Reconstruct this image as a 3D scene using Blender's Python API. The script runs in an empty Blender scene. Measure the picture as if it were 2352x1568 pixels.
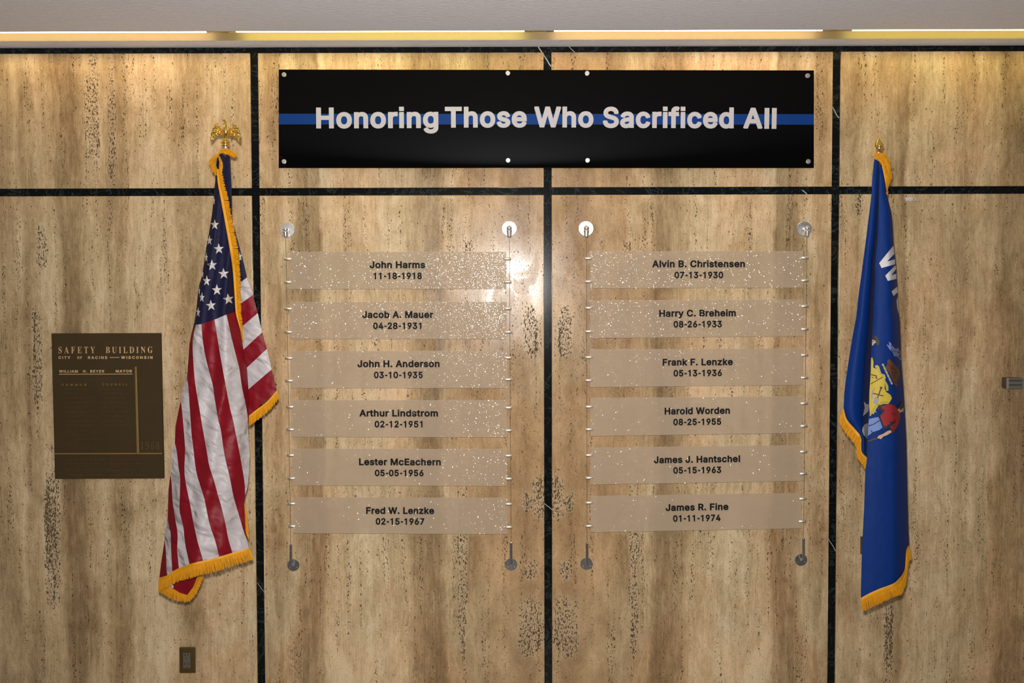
import bpy, bmesh, math, random, json
from mathutils import Vector, Matrix, noise
from mathutils.geometry import delaunay_2d_cdt

random.seed(7)
scene = bpy.context.scene
COL = scene.collection

# ------------------------------------------------------------------ camera
FPX = 2378.0
CAM = Vector((0.0, -4.4, 1.9))
cam_data = bpy.data.cameras.new('camera')
cam_data.sensor_width = 36.0
cam_data.lens = 36.0 * FPX / 2352.0
cam_data.clip_start = 0.05
camera = bpy.data.objects.new('camera', cam_data)
COL.objects.link(camera)
RM = Matrix.Rotation(math.radians(90 - 2.14), 3, 'X') @ Matrix.Rotation(math.radians(-0.15), 3, 'Z')
camera.matrix_world = Matrix.Translation(CAM) @ RM.to_4x4()
scene.camera = camera

# ------------------------------------------------------------------ exposure, world, flash
scene.view_settings.view_transform = 'Standard'
scene.view_settings.look = 'None'
scene.view_settings.gamma = 1.0
scene.view_settings.use_curve_mapping = False
scene.view_settings.exposure = 0.0
scene.cycles.use_denoising = True
scene.cycles.max_bounces = 6
scene.cycles.use_adaptive_sampling = True
scene.cycles.adaptive_threshold = 0.03

world = bpy.data.worlds.new('world')
scene.world = world
world.use_nodes = True
wbg = world.node_tree.nodes['Background']
wbg.inputs['Color'].default_value = (1.0, 0.93, 0.86, 1)
wbg.inputs['Strength'].default_value = 0.20


def area(name, loc, rot, size, size_y, power, color, spread=180):
    l = bpy.data.lights.new(name, 'AREA')
    l.shape = 'RECTANGLE'
    l.size = size
    l.size_y = size_y
    l.energy = power
    l.color = color
    l.spread = math.radians(spread)
    o = bpy.data.objects.new(name, l)
    o.location = loc
    o.rotation_euler = rot
    COL.objects.link(o)
    return o


# the camera's own flash gun, just above the lens, pointing at the wall
area('camera_flash', (-0.03, -4.36, 2.05), (math.radians(91.5), 0, 0), 0.07, 0.045, 70, (1.0, 0.965, 0.93), 116)
# added fill lamp, unseen behind the camera, softly lifts the whole hall
area('added_fill_light', (0.0, -6.2, 2.95), (math.radians(20), 0, 0), 2.4, 0.3, 5, (1.0, 0.9, 0.78))

LAMP_STRENGTH = 18.0


# ------------------------------------------------------------------ pixel helpers (photo frame 2352 x 1568)
def ray(px, py):
    return RM @ Vector(((px - 1176) / FPX, -(py - 784) / FPX, -1.0))


def P(px, py, y=0.0):
    d = ray(px, py)
    return CAM + d * ((y - CAM.y) / d.y)


def Q(px, py, z):
    d = ray(px, py)
    return CAM + d * ((z - CAM.z) / d.z)


def mpp(y=0.0):
    return (y - CAM.y) / FPX


# ------------------------------------------------------------------ object helpers
OFF = {}


def thing(name, label, cat, loc=(0, 0, 0), group=None, kind=None):
    o = bpy.data.objects.new(name, None)
    o.empty_display_size = 0.05
    o.location = loc
    COL.objects.link(o)
    OFF[o] = Vector(loc)
    tag(o, label, cat, group, kind)
    return o


def tag(o, label=None, cat=None, group=None, kind=None):
    if label: o['label'] = label
    if cat: o['category'] = cat
    if group: o['group'] = group
    if kind: o['kind'] = kind
    return o


def mesh(name, verts, faces, mat, parent=None, smooth=False, origin=None, label=None, kind=None):
    off = OFF[parent] if parent is not None else Vector(origin or (0, 0, 0))
    me = bpy.data.meshes.new(name)
    me.from_pydata([Vector(v) - off for v in verts], [], faces)
    me.update()
    bm = bmesh.new(); bm.from_mesh(me)
    bmesh.ops.recalc_face_normals(bm, faces=bm.faces)
    bm.to_mesh(me); bm.free()
    if smooth:
        for p in me.polygons: p.use_smooth = True
    me.materials.append(mat)
    o = bpy.data.objects.new(name, me)
    COL.objects.link(o)
    OFF[o] = off
    if parent is not None:
        o.parent = parent
    else:
        o.location = off
    tag(o, label=label, kind=kind)
    return o


def bevel(o, w, seg=2):
    m = o.modifiers.new('bevel', 'BEVEL')
    m.width = w
    m.segments = seg
    m.limit_method = 'ANGLE'
    return o


class Geo:
    """collects simple solids for one mesh"""
    def __init__(self):
        self.v = []; self.f = []

    def add(self, vs, fs):
        n = len(self.v)
        self.v += [Vector(v) for v in vs]
        self.f += [[i + n for i in f] for f in fs]
        return self

    def box(self, a, b):
        x0, y0, z0 = a; x1, y1, z1 = b
        return self.add([(x0, y0, z0), (x1, y0, z0), (x1, y1, z0), (x0, y1, z0), (x0, y0, z1), (x1, y0, z1), (x1, y1, z1), (x0, y1, z1)],
                        [(0, 3, 2, 1), (4, 5, 6, 7), (0, 1, 5, 4), (1, 2, 6, 5), (2, 3, 7, 6), (3, 0, 4, 7)])

    def slab(self, quad, yf, yb):
        """quad: four photo pixels (clockwise from top left) seen at depth yf, straight back to yb"""
        f = [P(x, y, yf) for x, y in quad]
        b = [Vector((p.x, yb, p.z)) for p in f]
        return self.add(f + b, [(0, 1, 2, 3), (7, 6, 5, 4), (0, 4, 5, 1), (1, 5, 6, 2), (2, 6, 7, 3), (3, 7, 4, 0)])

    def loft(self, pts, rad, n=12, cap=True, squash=1.0):
        pts = [Vector(p) for p in pts]
        base = len(self.v)
        up = Vector((0, 1, 0))
        for i, p in enumerate(pts):
            t = (pts[min(i + 1, len(pts) - 1)] - pts[max(i - 1, 0)])
            t.normalize()
            u = t.cross(up)
            if u.length < 1e-3: u = t.cross(Vector((1, 0, 0)))
            u.normalize()
            w = t.cross(u).normalized()
            for k in range(n):
                a = 2 * math.pi * k / n
                self.v.append(p + u * (math.cos(a) * rad[i]) + w * (math.sin(a) * rad[i] * squash))
        for i in range(len(pts) - 1):
            for k in range(n):
                k2 = (k + 1) % n
                self.f.append([base + i * n + k, base + i * n + k2, base + (i + 1) * n + k2, base + (i + 1) * n + k])
        if cap:
            self.f.append([base + k for k in range(n)][::-1])
            self.f.append([base + (len(pts) - 1) * n + k for k in range(n)])
        return self

    def make(self, name, mat, parent=None, **k):
        return mesh(name, self.v, self.f, mat, parent, **k)


# ------------------------------------------------------------------ node helpers
class NT:
    def __init__(self, name):
        self.m = bpy.data.materials.new(name)
        self.m.use_nodes = True
        self.t = self.m.node_tree
        self.b = self.t.nodes['Principled BSDF']
        self.out = self.t.nodes['Material Output']

    def s(self, sock, v):
        if isinstance(v, bpy.types.NodeSocket): self.t.links.new(v, sock)
        else: sock.default_value = v

    def n(self, typ, _ins=None, **props):
        nd = self.t.nodes.new(typ)
        for k, v in props.items(): setattr(nd, k, v)
        for k, v in (_ins or {}).items(): self.s(nd.inputs[k], v)
        return nd

    def ma(self, op, a, b=0.0, c=0.0, clamp=False):
        nd = self.n('ShaderNodeMath', operation=op, use_clamp=clamp)
        for i, v in enumerate((a, b, c)): self.s(nd.inputs[i], v)
        return nd.outputs[0]

    def xyz(self, x, y, z):
        return self.n('ShaderNodeCombineXYZ', {0: x, 1: y, 2: z}).outputs[0]

    def noise(self, vec, scale=1.0, detail=2.0, rough=0.5, dist=0.0):
        return self.n('ShaderNodeTexNoise', {'Vector': vec, 'Scale': scale, 'Detail': detail, 'Roughness': rough, 'Distortion': dist}).outputs[0]

    def step(self, v, a, b, to0=0.0, to1=1.0):
        return self.n('ShaderNodeMapRange', {'Value': v, 'From Min': a, 'From Max': b, 'To Min': to0, 'To Max': to1}, interpolation_type='SMOOTHSTEP').outputs[0]

    def ramp(self, v, stops, mode='LINEAR'):
        nd = self.n('ShaderNodeValToRGB', {'Fac': v})
        cr = nd.color_ramp
        cr.interpolation = mode
        while len(cr.elements) > 1: cr.elements.remove(cr.elements[0])
        for i, (p, c) in enumerate(stops):
            if not isinstance(c, (tuple, list)): c = (c, c, c)
            e = cr.elements[0] if i == 0 else cr.elements.new(p)
            e.position = p
            e.color = (c[0], c[1], c[2], 1)
        return nd.outputs[0]

    def mix(self, f, a, b, blend='MIX'):
        nd = self.n('ShaderNodeMix', data_type='RGBA', blend_type=blend)
        self.s(nd.inputs[0], f)
        for i, v in ((6, a), (7, b)):
            if isinstance(v, tuple) and len(v) == 3: v = (*v, 1)
            self.s(nd.inputs[i], v)
        return nd.outputs[2]

    def fmix(self, f, a, b):
        nd = self.n('ShaderNodeMix', data_type='FLOAT')
        for i, v in ((0, f), (2, a), (3, b)): self.s(nd.inputs[i], v)
        return nd.outputs[0]

    def bump(self, h, strength, dist):
        nd = self.n('ShaderNodeBump', {'Height': h, 'Strength': strength, 'Distance': dist})
        return nd.outputs[0]

    def pos(self):
        g = self.n('ShaderNodeNewGeometry').outputs['Position']
        sp = self.n('ShaderNodeSeparateXYZ', {0: g})
        return g, sp.outputs[0], sp.outputs[1], sp.outputs[2]

    def set(self, **k):
        for key, v in k.items():
            name = {'color': 'Base Color', 'rough': 'Roughness', 'metal': 'Metallic', 'spec': 'Specular IOR Level', 'normal': 'Normal',
                    'coat': 'Coat Weight', 'coat_rough': 'Coat Roughness', 'sheen': 'Sheen Weight', 'sheen_rough': 'Sheen Roughness',
                    'aniso': 'Anisotropic'}[key]
            if isinstance(v, tuple) and len(v) == 3: v = (*v, 1)
            self.s(self.b.inputs[name], v)
        return self


def plain(name, color, rough=0.5, metal=0.0, vary=0.08, scale=40, bump=0.0, **k):
    t = NT(name)
    g, x, y, z = t.pos()
    nz = t.noise(g, scale, 4)
    lo = tuple(c * (1 - vary) for c in color); hi = tuple(min(1, c * (1 + vary)) for c in color)
    t.set(color=t.mix(nz, lo, hi), rough=rough, metal=metal, **k)
    if bump: t.set(normal=t.bump(nz, 0.6, bump))
    return t.m


# ------------------------------------------------------------------ key positions
XL = P(592, 880).x
XC = P(1258.5, 780).x
XR = P(1916, 840).x
HALF = 0.0165
ZC = P(1176, 106.3).z            # ceiling height
ZT = P(1176, 120.3).z            # lower edge of the top black strip
ZH1 = P(1176, 430.3).z           # horizontal strip, upper and lower edges
ZH0 = P(1176, 447.8).z
XMIN, XMAX = -4.2, 4.2


def travertine():
    t = NT('travertine')
    g, x, y, z = t.pos()
    inc = t.ma('MULTIPLY', t.ma('GREATER_THAN', x, XL), t.ma('LESS_THAN', x, XR))
    um = t.ma('SUBTRACT', XC, t.ma('ABSOLUTE', t.ma('SUBTRACT', x, XC)))     # book-matched about the centre joint
    u = t.fmix(inc, x, um)
    right = t.ma('GREATER_THAN', x, XR)
    side = t.ma('GREATER_THAN', x, XC)
    seed = t.ma('MULTIPLY', right, 7.3)
    # a slow wander of the beds
    w1 = t.noise(t.xyz(t.ma('MULTIPLY', u, 2.2), seed, t.ma('MULTIPLY', z, 1.5)), 1.0, 3, 0.55)
    w2 = t.noise(t.xyz(t.ma('MULTIPLY', u, 9), 4.0, t.ma('MULTIPLY', z, 6.0)), 1.0, 3, 0.6)
    warp = t.ma('ADD', t.ma('MULTIPLY', t.ma('SUBTRACT', w1, 0.5), 0.085), t.ma('MULTIPLY', t.ma('SUBTRACT', w2, 0.5), 0.055))
    uw = t.ma('ADD', u, warp)
    u2 = t.ma('ADD', u, t.ma('MULTIPLY', warp, 0.45))

    def pxr(stops, a, b):
        xa = P(a, 784).x; xb = P(b, 784).x
        f = t.ma('DIVIDE', t.ma('SUBTRACT', uw, xa), xb - xa, clamp=True)
        return t.ramp(f, [((P(p, 784).x - xa) / (xb - xa), v) for p, v in stops])
    left_r = pxr([(-40, .5), (0, .45), (25, .5), (45, .8), (62, .4), (95, .78), (128, .62), (148, .12), (182, .16), (206, .6), (232, .85),
                  (262, .42), (290, .5), (305, .85), (400, .92), (418, .55), (455, .52), (472, .8), (575, .78)], -40, 580)
    mid_r = pxr([(600, .75), (632, .38), (665, .85), (694, .42), (738, .36), (746, .92), (925, .86), (950, .4), (1008, .12), (1024, .62),
                 (1062, .55), (1090, .36), (1150, .48), (1200, .30), (1250, .40)], 595, 1260)
    right_r = pxr([(1931, .7), (1965, .45), (1990, .8), (2035, .55), (2076, .34), (2083, .85), (2180, .78), (2210, .5), (2235, .76),
                   (2285, .6), (2300, .3), (2352, .25), (2400, .5)], 1925, 2405)
    band = t.mix(inc, t.mix(right, left_r, right_r), mid_r)
    # cloudy breaks along the beds
    cl = t.noise(t.xyz(t.ma('MULTIPLY', uw, 5.5), 2.0, t.ma('MULTIPLY', z, 2.1)), 1.0, 5, 0.62, 0.6)
    st = t.noise(t.xyz(t.ma('MULTIPLY', u2, 30), 1.0, t.ma('MULTIPLY', z, 2.6)), 1.0, 6, 0.68, 0.5)
    fs = t.noise(t.xyz(t.ma('MULTIPLY', u2, 90), 3.0, t.ma('MULTIPLY', z, 22)), 1.0, 5, 0.7, 0.6)
    cl2 = t.noise(t.xyz(t.ma('MULTIPLY', u2, 16), 6.0, t.ma('MULTIPLY', z, 8)), 1.0, 6, 0.7, 0.9)
    gr = t.noise(g, 260, 3, 0.7)
    ln = t.noise(t.xyz(t.ma('MULTIPLY', u2, 210), 7.0, t.ma('MULTIPLY', z, 3.5)), 1.0, 4, 0.65, 0.2)
    # near the book-match joint the bedding is cloudier and less striped
    calm = t.step(t.ma('ABSOLUTE', t.ma('SUBTRACT', x, XC)), 0.18, 0.42)
    v = t.ma('ADD', t.ma('MULTIPLY', band, 0.74), -0.01)
    v = t.ma('ADD', v, t.ma('MULTIPLY', t.ma('SUBTRACT', cl, 0.5), 1.15))
    v = t.ma('ADD', v, t.ma('MULTIPLY', t.ma('SUBTRACT', st, 0.5), t.fmix(calm, 0.25, 0.70)))
    v = t.ma('ADD', v, t.ma('MULTIPLY', t.ma('SUBTRACT', cl2, 0.5), 0.62))
    v = t.ma('ADD', v, t.ma('MULTIPLY', t.ma('SUBTRACT', fs, 0.5), t.fmix(calm, 0.35, 0.7)))
    v = t.ma('ADD', v, t.ma('MULTIPLY', t.ma('SUBTRACT', gr, 0.5), 0.34))
    v = t.ma('ADD', v, t.ma('MULTIPLY', t.ma('SUBTRACT', ln, 0.5), t.fmix(calm, 0.1, 0.55)))
    v = t.ma('ADD', v, 0.12)
    stone = t.ramp(v, [(0.0, (.185, .125, .064)), (0.25, (.27, .188, .098)), (0.5, (.385, .282, .155)), (0.72, (.49, .372, .218)), (1.0, (.63, .505, .325))])
    hue = t.noise(t.xyz(t.ma('MULTIPLY', u2, 3.0), 3.0, t.ma('MULTIPLY', z, 1.4)), 1.0, 4, 0.6, 0.5)
    hue = t.ma('SUBTRACT', t.step(hue, 0.38, 0.62), t.ma('MULTIPLY', t.ma('SUBTRACT', calm, 1.0), 0.5), clamp=True)
    hue = t.ma('MULTIPLY', hue, t.step(x, XL - .9, XL + .1, 0.25, 1.0))
    stone = t.mix(hue, stone, t.mix(1.0, stone, (1.03, .915, .86), 'MULTIPLY'))
    # pits: short vertical holes that run in strings, plus a few coarse nests
    runs = t.noise(t.xyz(t.ma('MULTIPLY', u2, 42), 8.0, t.ma('MULTIPLY', z, 1.6)), 1.0, 3, 0.6)
    runs = t.step(runs, 0.50, 0.66)
    nest = None
    for cx, cy, rx, ry in ((1222, 1440, 33, 70), (1218, 762, 17, 62), (1210, 1150, 14, 24), (1219, 1308, 14, 26), (1243, 1140, 22, 50),
                           (1075, 566, 10, 15), (1062, 1300, 12, 190), (95, 565, 13, 50), (120, 1220, 20, 190), (213, 260, 18, 120),
                           (258, 300, 8, 150), (1972, 465, 10, 34), (2060, 1143, 14, 12), (2040, 1480, 14, 90), (85, 820, 12, 120)):
        c = P(cx, cy)
        ex = t.ma('DIVIDE', t.ma('SUBTRACT', u, c.x), rx * mpp())
        ez = t.ma('DIVIDE', t.ma('SUBTRACT', z, c.z), ry * mpp())
        r2 = t.ma('ADD', t.ma('POWER', t.ma('ABSOLUTE', ex), 3), t.ma('POWER', t.ma('ABSOLUTE', ez), 3))
        e = t.step(t.ma('ADD', r2, t.ma('MULTIPLY', t.ma('SUBTRACT', cl2, 0.5), 5.0)), 1.5, 0.4)
        nest = e if nest is None else t.ma('MAXIMUM', nest, e)
    dens = t.ma('ADD', t.ma('MULTIPLY', runs, 0.105), t.ma('MULTIPLY', nest, 0.135))
    p1 = t.noise(t.xyz(t.ma('MULTIPLY', x, 165), 5.0, t.ma('MULTIPLY', z, 82)), 1.0, 2, 0.5, 0.5)
    pit = t.step(t.ma('ADD', p1, dens), 0.682, 0.712)
    p2 = t.noise(t.xyz(t.ma('MULTIPLY', x, 330), 9.0, t.ma('MULTIPLY', z, 150)), 1.0, 1, 0.5, 0.2)
    pit2 = t.step(t.ma('ADD', p2, t.ma('MULTIPLY', dens, 0.75)), 0.675, 0.70)
    p3 = t.noise(t.xyz(t.ma('MULTIPLY', x, 75), 12.0, t.ma('MULTIPLY', z, 34)), 1.0, 4, 0.65, 0.8)
    pit3 = t.step(t.ma('ADD', p3, t.ma('MULTIPLY', dens, 0.3)), 0.725, 0.745)
    allp = t.ma('MAXIMUM', t.ma('MAXIMUM', pit, t.ma('MULTIPLY', pit2, 0.75)), pit3)
    # cream rims where calcite fills round the nests
    stone = t.mix(t.ma('MULTIPLY', nest, 0.35), stone, (.60, .46, .30))
    col = t.mix(t.ma('MULTIPLY', allp, 0.86), stone, (.038, .024, .013))
    pol = t.noise(t.xyz(t.ma('MULTIPLY', x, 9), 1.0, t.ma('MULTIPLY', z, 5)), 1.0, 4, 0.6, 0.8)
    rough = t.ma('ADD', t.step(pol, 0.38, 0.60, 0.15, 0.27), t.ma('MULTIPLY', allp, 0.4))
    hgt = t.ma('ADD', t.ma('MULTIPLY', allp, -1.0), t.ma('MULTIPLY', gr, 0.04))
    t.set(color=col, rough=rough, spec=t.fmix(allp, 0.13, 0.0), normal=t.bump(hgt, 0.5, 0.0022))
    return t.m


def black_marble():
    t = NT('black_marble')
    g, x, y, z = t.pos()
    n1 = t.noise(g, 9, 6, 0.65, 1.2)
    vein = t.step(t.ma('ABSOLUTE', t.ma('SUBTRACT', n1, 0.5)), 0.018, 0.0)
    n2 = t.noise(g, 60, 4, 0.7, 0.8)
    patch = t.step(n2, 0.56, 0.72)
    # the few bright diagonal calcite veins
    big = None
    wob = t.ma('MULTIPLY', t.ma('SUBTRACT', t.noise(g, 40, 3), 0.5), 0.006)
    for (ax, ay, bx, by, wd) in ((1234, 102, 1266, 152, 1.3), (1912, 243, 1928, 270, 1.2), (1250, 1156, 1269, 1172, .9), (590, 1340, 608, 1364, .6), (1903, 1236, 1922, 1268, .8), (1844, 436, 1856, 446, 1.2), (548, 390, 560, 400, .5), (1306, 105, 1322, 120, .8)):
        a, b = P(ax, ay), P(bx, by)
        dx, dz = b.x - a.x, b.z - a.z
        L = math.hypot(dx, dz)
        px_, pz_ = t.ma('SUBTRACT', x, a.x), t.ma('SUBTRACT', z, a.z)
        al = t.ma('ADD', t.ma('MULTIPLY', px_, dx / L), t.ma('MULTIPLY', pz_, dz / L))
        pe = t.ma('ADD', t.ma('ADD', t.ma('MULTIPLY', px_, -dz / L), t.ma('MULTIPLY', pz_, dx / L)), wob)
        e = t.ma('MULTIPLY', t.step(t.ma('ABSOLUTE', pe), wd * mpp() * 1.4, wd * mpp() * .5), t.ma('MULTIPLY', t.ma('GREATER_THAN', al, 0.0), t.ma('LESS_THAN', al, L)))
        big = e if big is None else t.ma('MAXIMUM', big, e)
    c = t.mix(patch, (.004, .005, .005), (.017, .022, .020))
    c = t.mix(t.ma('MULTIPLY', vein, 0.20), c, (.12, .15, .14))
    c = t.mix(t.ma('MULTIPLY', big, 0.85), c, (.36, .36, .34))
    t.set(color=c, rough=0.12, spec=0.12)
    return t.m


def ceiling_plaster():
    t = NT('ceiling_plaster')
    g, x, y, z = t.pos()
    n = t.noise(g, 130, 4, 0.6, 0.3)
    n2 = t.noise(t.xyz(t.ma('MULTIPLY', x, 30), t.ma('MULTIPLY', y, 70), 0.0), 1.0, 4, 0.6, 0.5)
    t.set(color=t.mix(n, (.80, .81, .88), (.88, .89, .96)), rough=0.85, normal=t.bump(t.ma('ADD', n, n2), 1.0, 0.0028))
    return t.m


def metal(name, color, rough, aniso_lines=False):
    t = NT(name)
    g, x, y, z = t.pos()
    n = t.noise(g, 140, 3)
    t.set(color=tuple(color), metal=1.0, rough=t.ma('ADD', t.ma('MULTIPLY', n, 0.08), rough - 0.04))
    if aniso_lines: t.set(normal=t.bump(t.noise(g, 900, 2), 0.12, 0.001))
    return t.m


def cloth(name, color, rough=0.45, weave=0.012, wr=0.006, sc=26.0, sheen=0.0, spec=0.4):
    t = NT(name)
    g, x, y, z = t.pos()
    a = t.noise(t.xyz(t.ma('MULTIPLY', x, 1.0), y, t.ma('MULTIPLY', t.ma('ADD', z, t.ma('MULTIPLY', x, .35)), 1.7)), sc, 1.6, 0.45, 0.5)
    b = t.noise(g, 900, 1)
    h = t.ma('ADD', a, t.ma('MULTIPLY', b, weave))
    lo = tuple(c * 0.90 for c in color)
    t.set(color=t.mix(a, lo, tuple(color)), rough=rough, sheen=sheen, spec=spec, normal=t.bump(h, 0.8, wr))
    return t.m


def glitter_acrylic():
    """frosted clear acrylic with flakes cast in it: scattered flakes facing all ways, the rest part clear, part milky"""
    t = NT('glitter_acrylic')
    g, x, y, z = t.pos()
    nz = t.noise(g, 14, 2)
    milk = t.n('ShaderNodeBsdfDiffuse', {'Color': (.70, .575, .43, 1), 'Roughness': 0.6}).outputs[0]
    clear = t.n('ShaderNodeBsdfTransparent', {'Color': (.93, .92, .91, 1)}).outputs[0]
    frost = t.n('ShaderNodeBsdfRefraction', {'Color': (.92, .90, .88, 1), 'Roughness': 0.33, 'IOR': 1.30}).outputs[0]
    body = t.n('ShaderNodeMixShader', {0: 0.30, 1: clear, 2: frost}).outputs[0]
    body = t.n('ShaderNodeMixShader', {0: 0.30, 1: body, 2: milk}).outputs[0]
    v = t.n('ShaderNodeTexVoronoi', {'Vector': g, 'Scale': 270.0, 'Randomness': 1.0})
    dot = t.step(v.outputs['Distance'], 0.24, 0.16)
    keep = t.ma('GREATER_THAN', t.n('ShaderNodeSeparateColor', {0: v.outputs['Color']}).outputs[1], 0.25)
    rnd = t.n('ShaderNodeVectorMath', {0: v.outputs['Color'], 1: (0.5, 0.5, 0.5)}, operation='SUBTRACT').outputs[0]
    mag = t.n('ShaderNodeVectorMath', {0: rnd}, operation='ABSOLUTE').outputs[0]
    rnd = t.n('ShaderNodeVectorMath', {0: rnd, 1: mag}, operation='MULTIPLY').outputs[0]
    rnd = t.n('ShaderNodeVectorMath', {0: rnd, 1: mag}, operation='MULTIPLY').outputs[0]
    rnd = t.n('ShaderNodeVectorMath', {0: rnd, 1: (2.8, 0.0, 2.8)}, operation='MULTIPLY').outputs[0]
    nn = t.n('ShaderNodeVectorMath', {0: rnd, 1: (0.0, -1.0, 0.0)}, operation='ADD').outputs[0]
    nn = t.n('ShaderNodeVectorMath', {0: nn}, operation='NORMALIZE').outputs[0]
    fl = t.n('ShaderNodeBsdfGlossy', {'Color': (.95, .93, .9, 1), 'Roughness': 0.17, 'Normal': nn}).outputs[0]
    geo = t.n('ShaderNodeNewGeometry')
    nsep = t.n('ShaderNodeSeparateXYZ', {0: geo.outputs['Normal']})
    front = t.ma('GREATER_THAN', t.ma('MULTIPLY', nsep.outputs[1], -1.0), 0.5)
    f = t.ma('MULTIPLY', t.ma('MULTIPLY', dot, keep), t.ma('MULTIPLY', front, 0.30))
    sh = t.n('ShaderNodeMixShader', {0: f, 1: body, 2: fl}).outputs[0]
    t.t.links.new(sh, t.out.inputs['Surface'])
    return t.m


def emitter(name, color, strength):
    t = NT(name)
    e = t.n('ShaderNodeEmission', {'Color': (*color, 1), 'Strength': strength}).outputs[0]
    t.t.links.new(e, t.out.inputs['Surface'])
    return t.m


def bronze(name, lo, hi, rough, metal_=0.55):
    t = NT(name)
    g, x, y, z = t.pos()
    n = t.noise(g, 380, 3, 0.6)
    n2 = t.noise(g, 9, 4, 0.6)
    t.set(spec=0.2, color=t.mix(n2, lo, hi), metal=metal_, rough=rough, normal=t.bump(n, 0.7, 0.0012))
    return t.m


M = {
    'stone': travertine(), 'marble': black_marble(), 'plaster': ceiling_plaster(),
    'backing': plain('mortar_backing', (.10, .09, .08), 0.9),
    'floor': plain('floor_terrazzo', (.38, .35, .31), 0.35, scale=60, vary=0.2),
    'slot_paint': plain('slot_reflector_paint', (.155, .115, .052), 0.5),
    'acrylic_black': plain('black_gloss_acrylic', (.0012, .0012, .0014), 0.03, spec=0.10),
    'blue_vinyl': plain('blue_vinyl', (.001, .030, .17), 0.5, vary=0.03, spec=0.1),
    'white_vinyl': plain('white_vinyl', (.42, .41, .435), 0.5, vary=0.04, spec=0.1),
    'black_vinyl': plain('black_vinyl', (.006, .006, .007), 0.6, spec=0.1),
    'steel': metal('brushed_steel', (.72, .72, .73), 0.26, True),
    'chrome': metal('polished_steel', (.85, .85, .85), 0.24),
    'steel_shaded': metal('shaded_polished_steel', (.42, .43, .45), 0.2),  # polished steel coloured darker for the dim reflections at the lower anchors
    'screw_steel': metal('satin_steel', (.40, .40, .41), 0.36),
    'wire': plain('steel_wire', (.075, .065, .05), 0.5, spec=.2),
    'clip': metal('satin_clip_steel', (.90, .88, .84), 0.42),
    'gold': metal('polished_gold', (.98, .68, .18), 0.13),
    'glitter': glitter_acrylic(),
    'bronze': bronze('cast_bronze', (.038, .023, .0075), (.055, .035, .012), 0.7, 0.1),
    'bronze_text': bronze('raised_bronze_lettering', (.62, .40, .20), (.72, .48, .26), 0.38, 0.6),
    'bronze_dim': bronze('raised_bronze_small_lettering', (.085, .053, .020), (.12, .075, .028), 0.5, 0.3),
    'bronze_bar': bronze('raised_bronze_rule', (.19, .115, .040), (.26, .16, .06), 0.5),
    'red': cloth('red_satin', (.19, .0018, .0090), 0.5, wr=.012, sc=12, spec=.25),
    'white': cloth('white_satin', (.48, .44, .45), 0.46, wr=0.035, sc=13, spec=.4, weave=.004),
    'navy': cloth('navy_cloth', (.0065, .007, .034), 0.65, wr=.004, spec=.2),
    'star': cloth('star_embroidery', (.62, .58, .56), 0.5, wr=0.001),
    'blue': cloth('royal_blue_nylon', (.0012, .026, .165), 0.6, spec=.15, wr=0.0015, sc=10),
    'fringe': plain('gold_fringe', (.66, .29, .003), 0.5, vary=0.25, scale=260),
    'fringe_head': plain('gold_fringe_heading', (.70, .31, .005), 0.5, vary=0.3, scale=420, bump=0.002),
    'plate_brown': bronze('brown_anodised_plate', (.075, .048, .016), (.125, .082, .028), 0.36, 0.6),
    'outlet_grey': plain('grey_brown_plastic', (.10, .085, .065), 0.5),
    'dark': plain('dark_hole', (.006, .005, .005), 0.8),
    'box_metal': metal('dull_grey_metal', (.34, .33, .31), 0.38),
    'box_side': plain('dark_painted_metal', (.06, .05, .04), 0.45),
    'clear': plain('clear_plastic', (.50, .47, .50), 0.2),
    'clear_yellow': plain('yellowed_strip', (.62, .55, .25), 0.4),
    'socket_white': plain('lamp_holder_white', (.5, .48, .42), 0.6),
}

# ================================================================== the room
floor = Geo().box((XMIN, -6.8, -0.1), (XMAX, 0.06, 0.0)).make('floor', M['floor'])
tag(floor, 'polished terrazzo floor below the stone wall', kind='structure')

wall = thing('wall_back', 'travertine slab wall divided by black marble strips', None, (0, 0, 0), kind='structure')
Geo().box((XMIN, 0.045, 0.0), (XMAX, 0.12, ZC + 0.3)).make('mortar_backing', M['backing'], wall)
cols = [(XMIN, XL - HALF), (XL + HALF, XC - HALF), (XC + HALF, XR - HALF), (XR + HALF, XMAX)]
for (x0, x1) in cols:
    for (z0, z1) in ((0.0, ZH0), (ZH1, ZT)):
        bevel(Geo().box((x0, 0.0, z0), (x1, 0.045, z1)).make('stone_panel', M['stone'], wall), 0.0022, 3)
for (z0, z1) in ((ZH0, ZH1), (ZT, ZC)):
    for (x0, x1) in cols:
        Geo().box((x0, 0.008, z0 + .0002), (x1, 0.045, z1 - .0002)).make('marble_strip', M['marble'], wall)
for xc in (XL, XC, XR):
    Geo().box((xc - HALF, 0.009, 0.0), (xc + HALF, 0.045, ZC)).make('marble_strip', M['marble'], wall)

# ceiling with the lighting slot
yf = Q(1176, 92.0, ZC).y          # wall-side edge of the slot
yn = Q(1176, 71.0, ZC).y          # room-side edge
SL = 0.16
ceil = thing('ceiling', 'rough plaster ceiling with a narrow lighting slot along the wall', None, (0, 0, 0), kind='structure')
bevel(Geo().box((XMIN, -6.8, ZC), (XMAX, yn, ZC + SL)).make('plaster_slab', M['plaster'], ceil), 0.004, 2)
Geo().box((XMIN, yf, ZC), (XMAX, 0.045, ZC + SL)).make('plaster_ledge', M['plaster'], ceil)
Geo().box((XMIN, yn - .02, ZC + SL), (XMAX, yf + .02, ZC + SL + .02)).make('slot_cover', M['slot_paint'], ceil)
Geo().box((XMIN, yf - .003, ZC + .0003), (XMAX, yf - .0005, ZC + SL)).make('slot_lining', M['slot_paint'], ceil)

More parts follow.
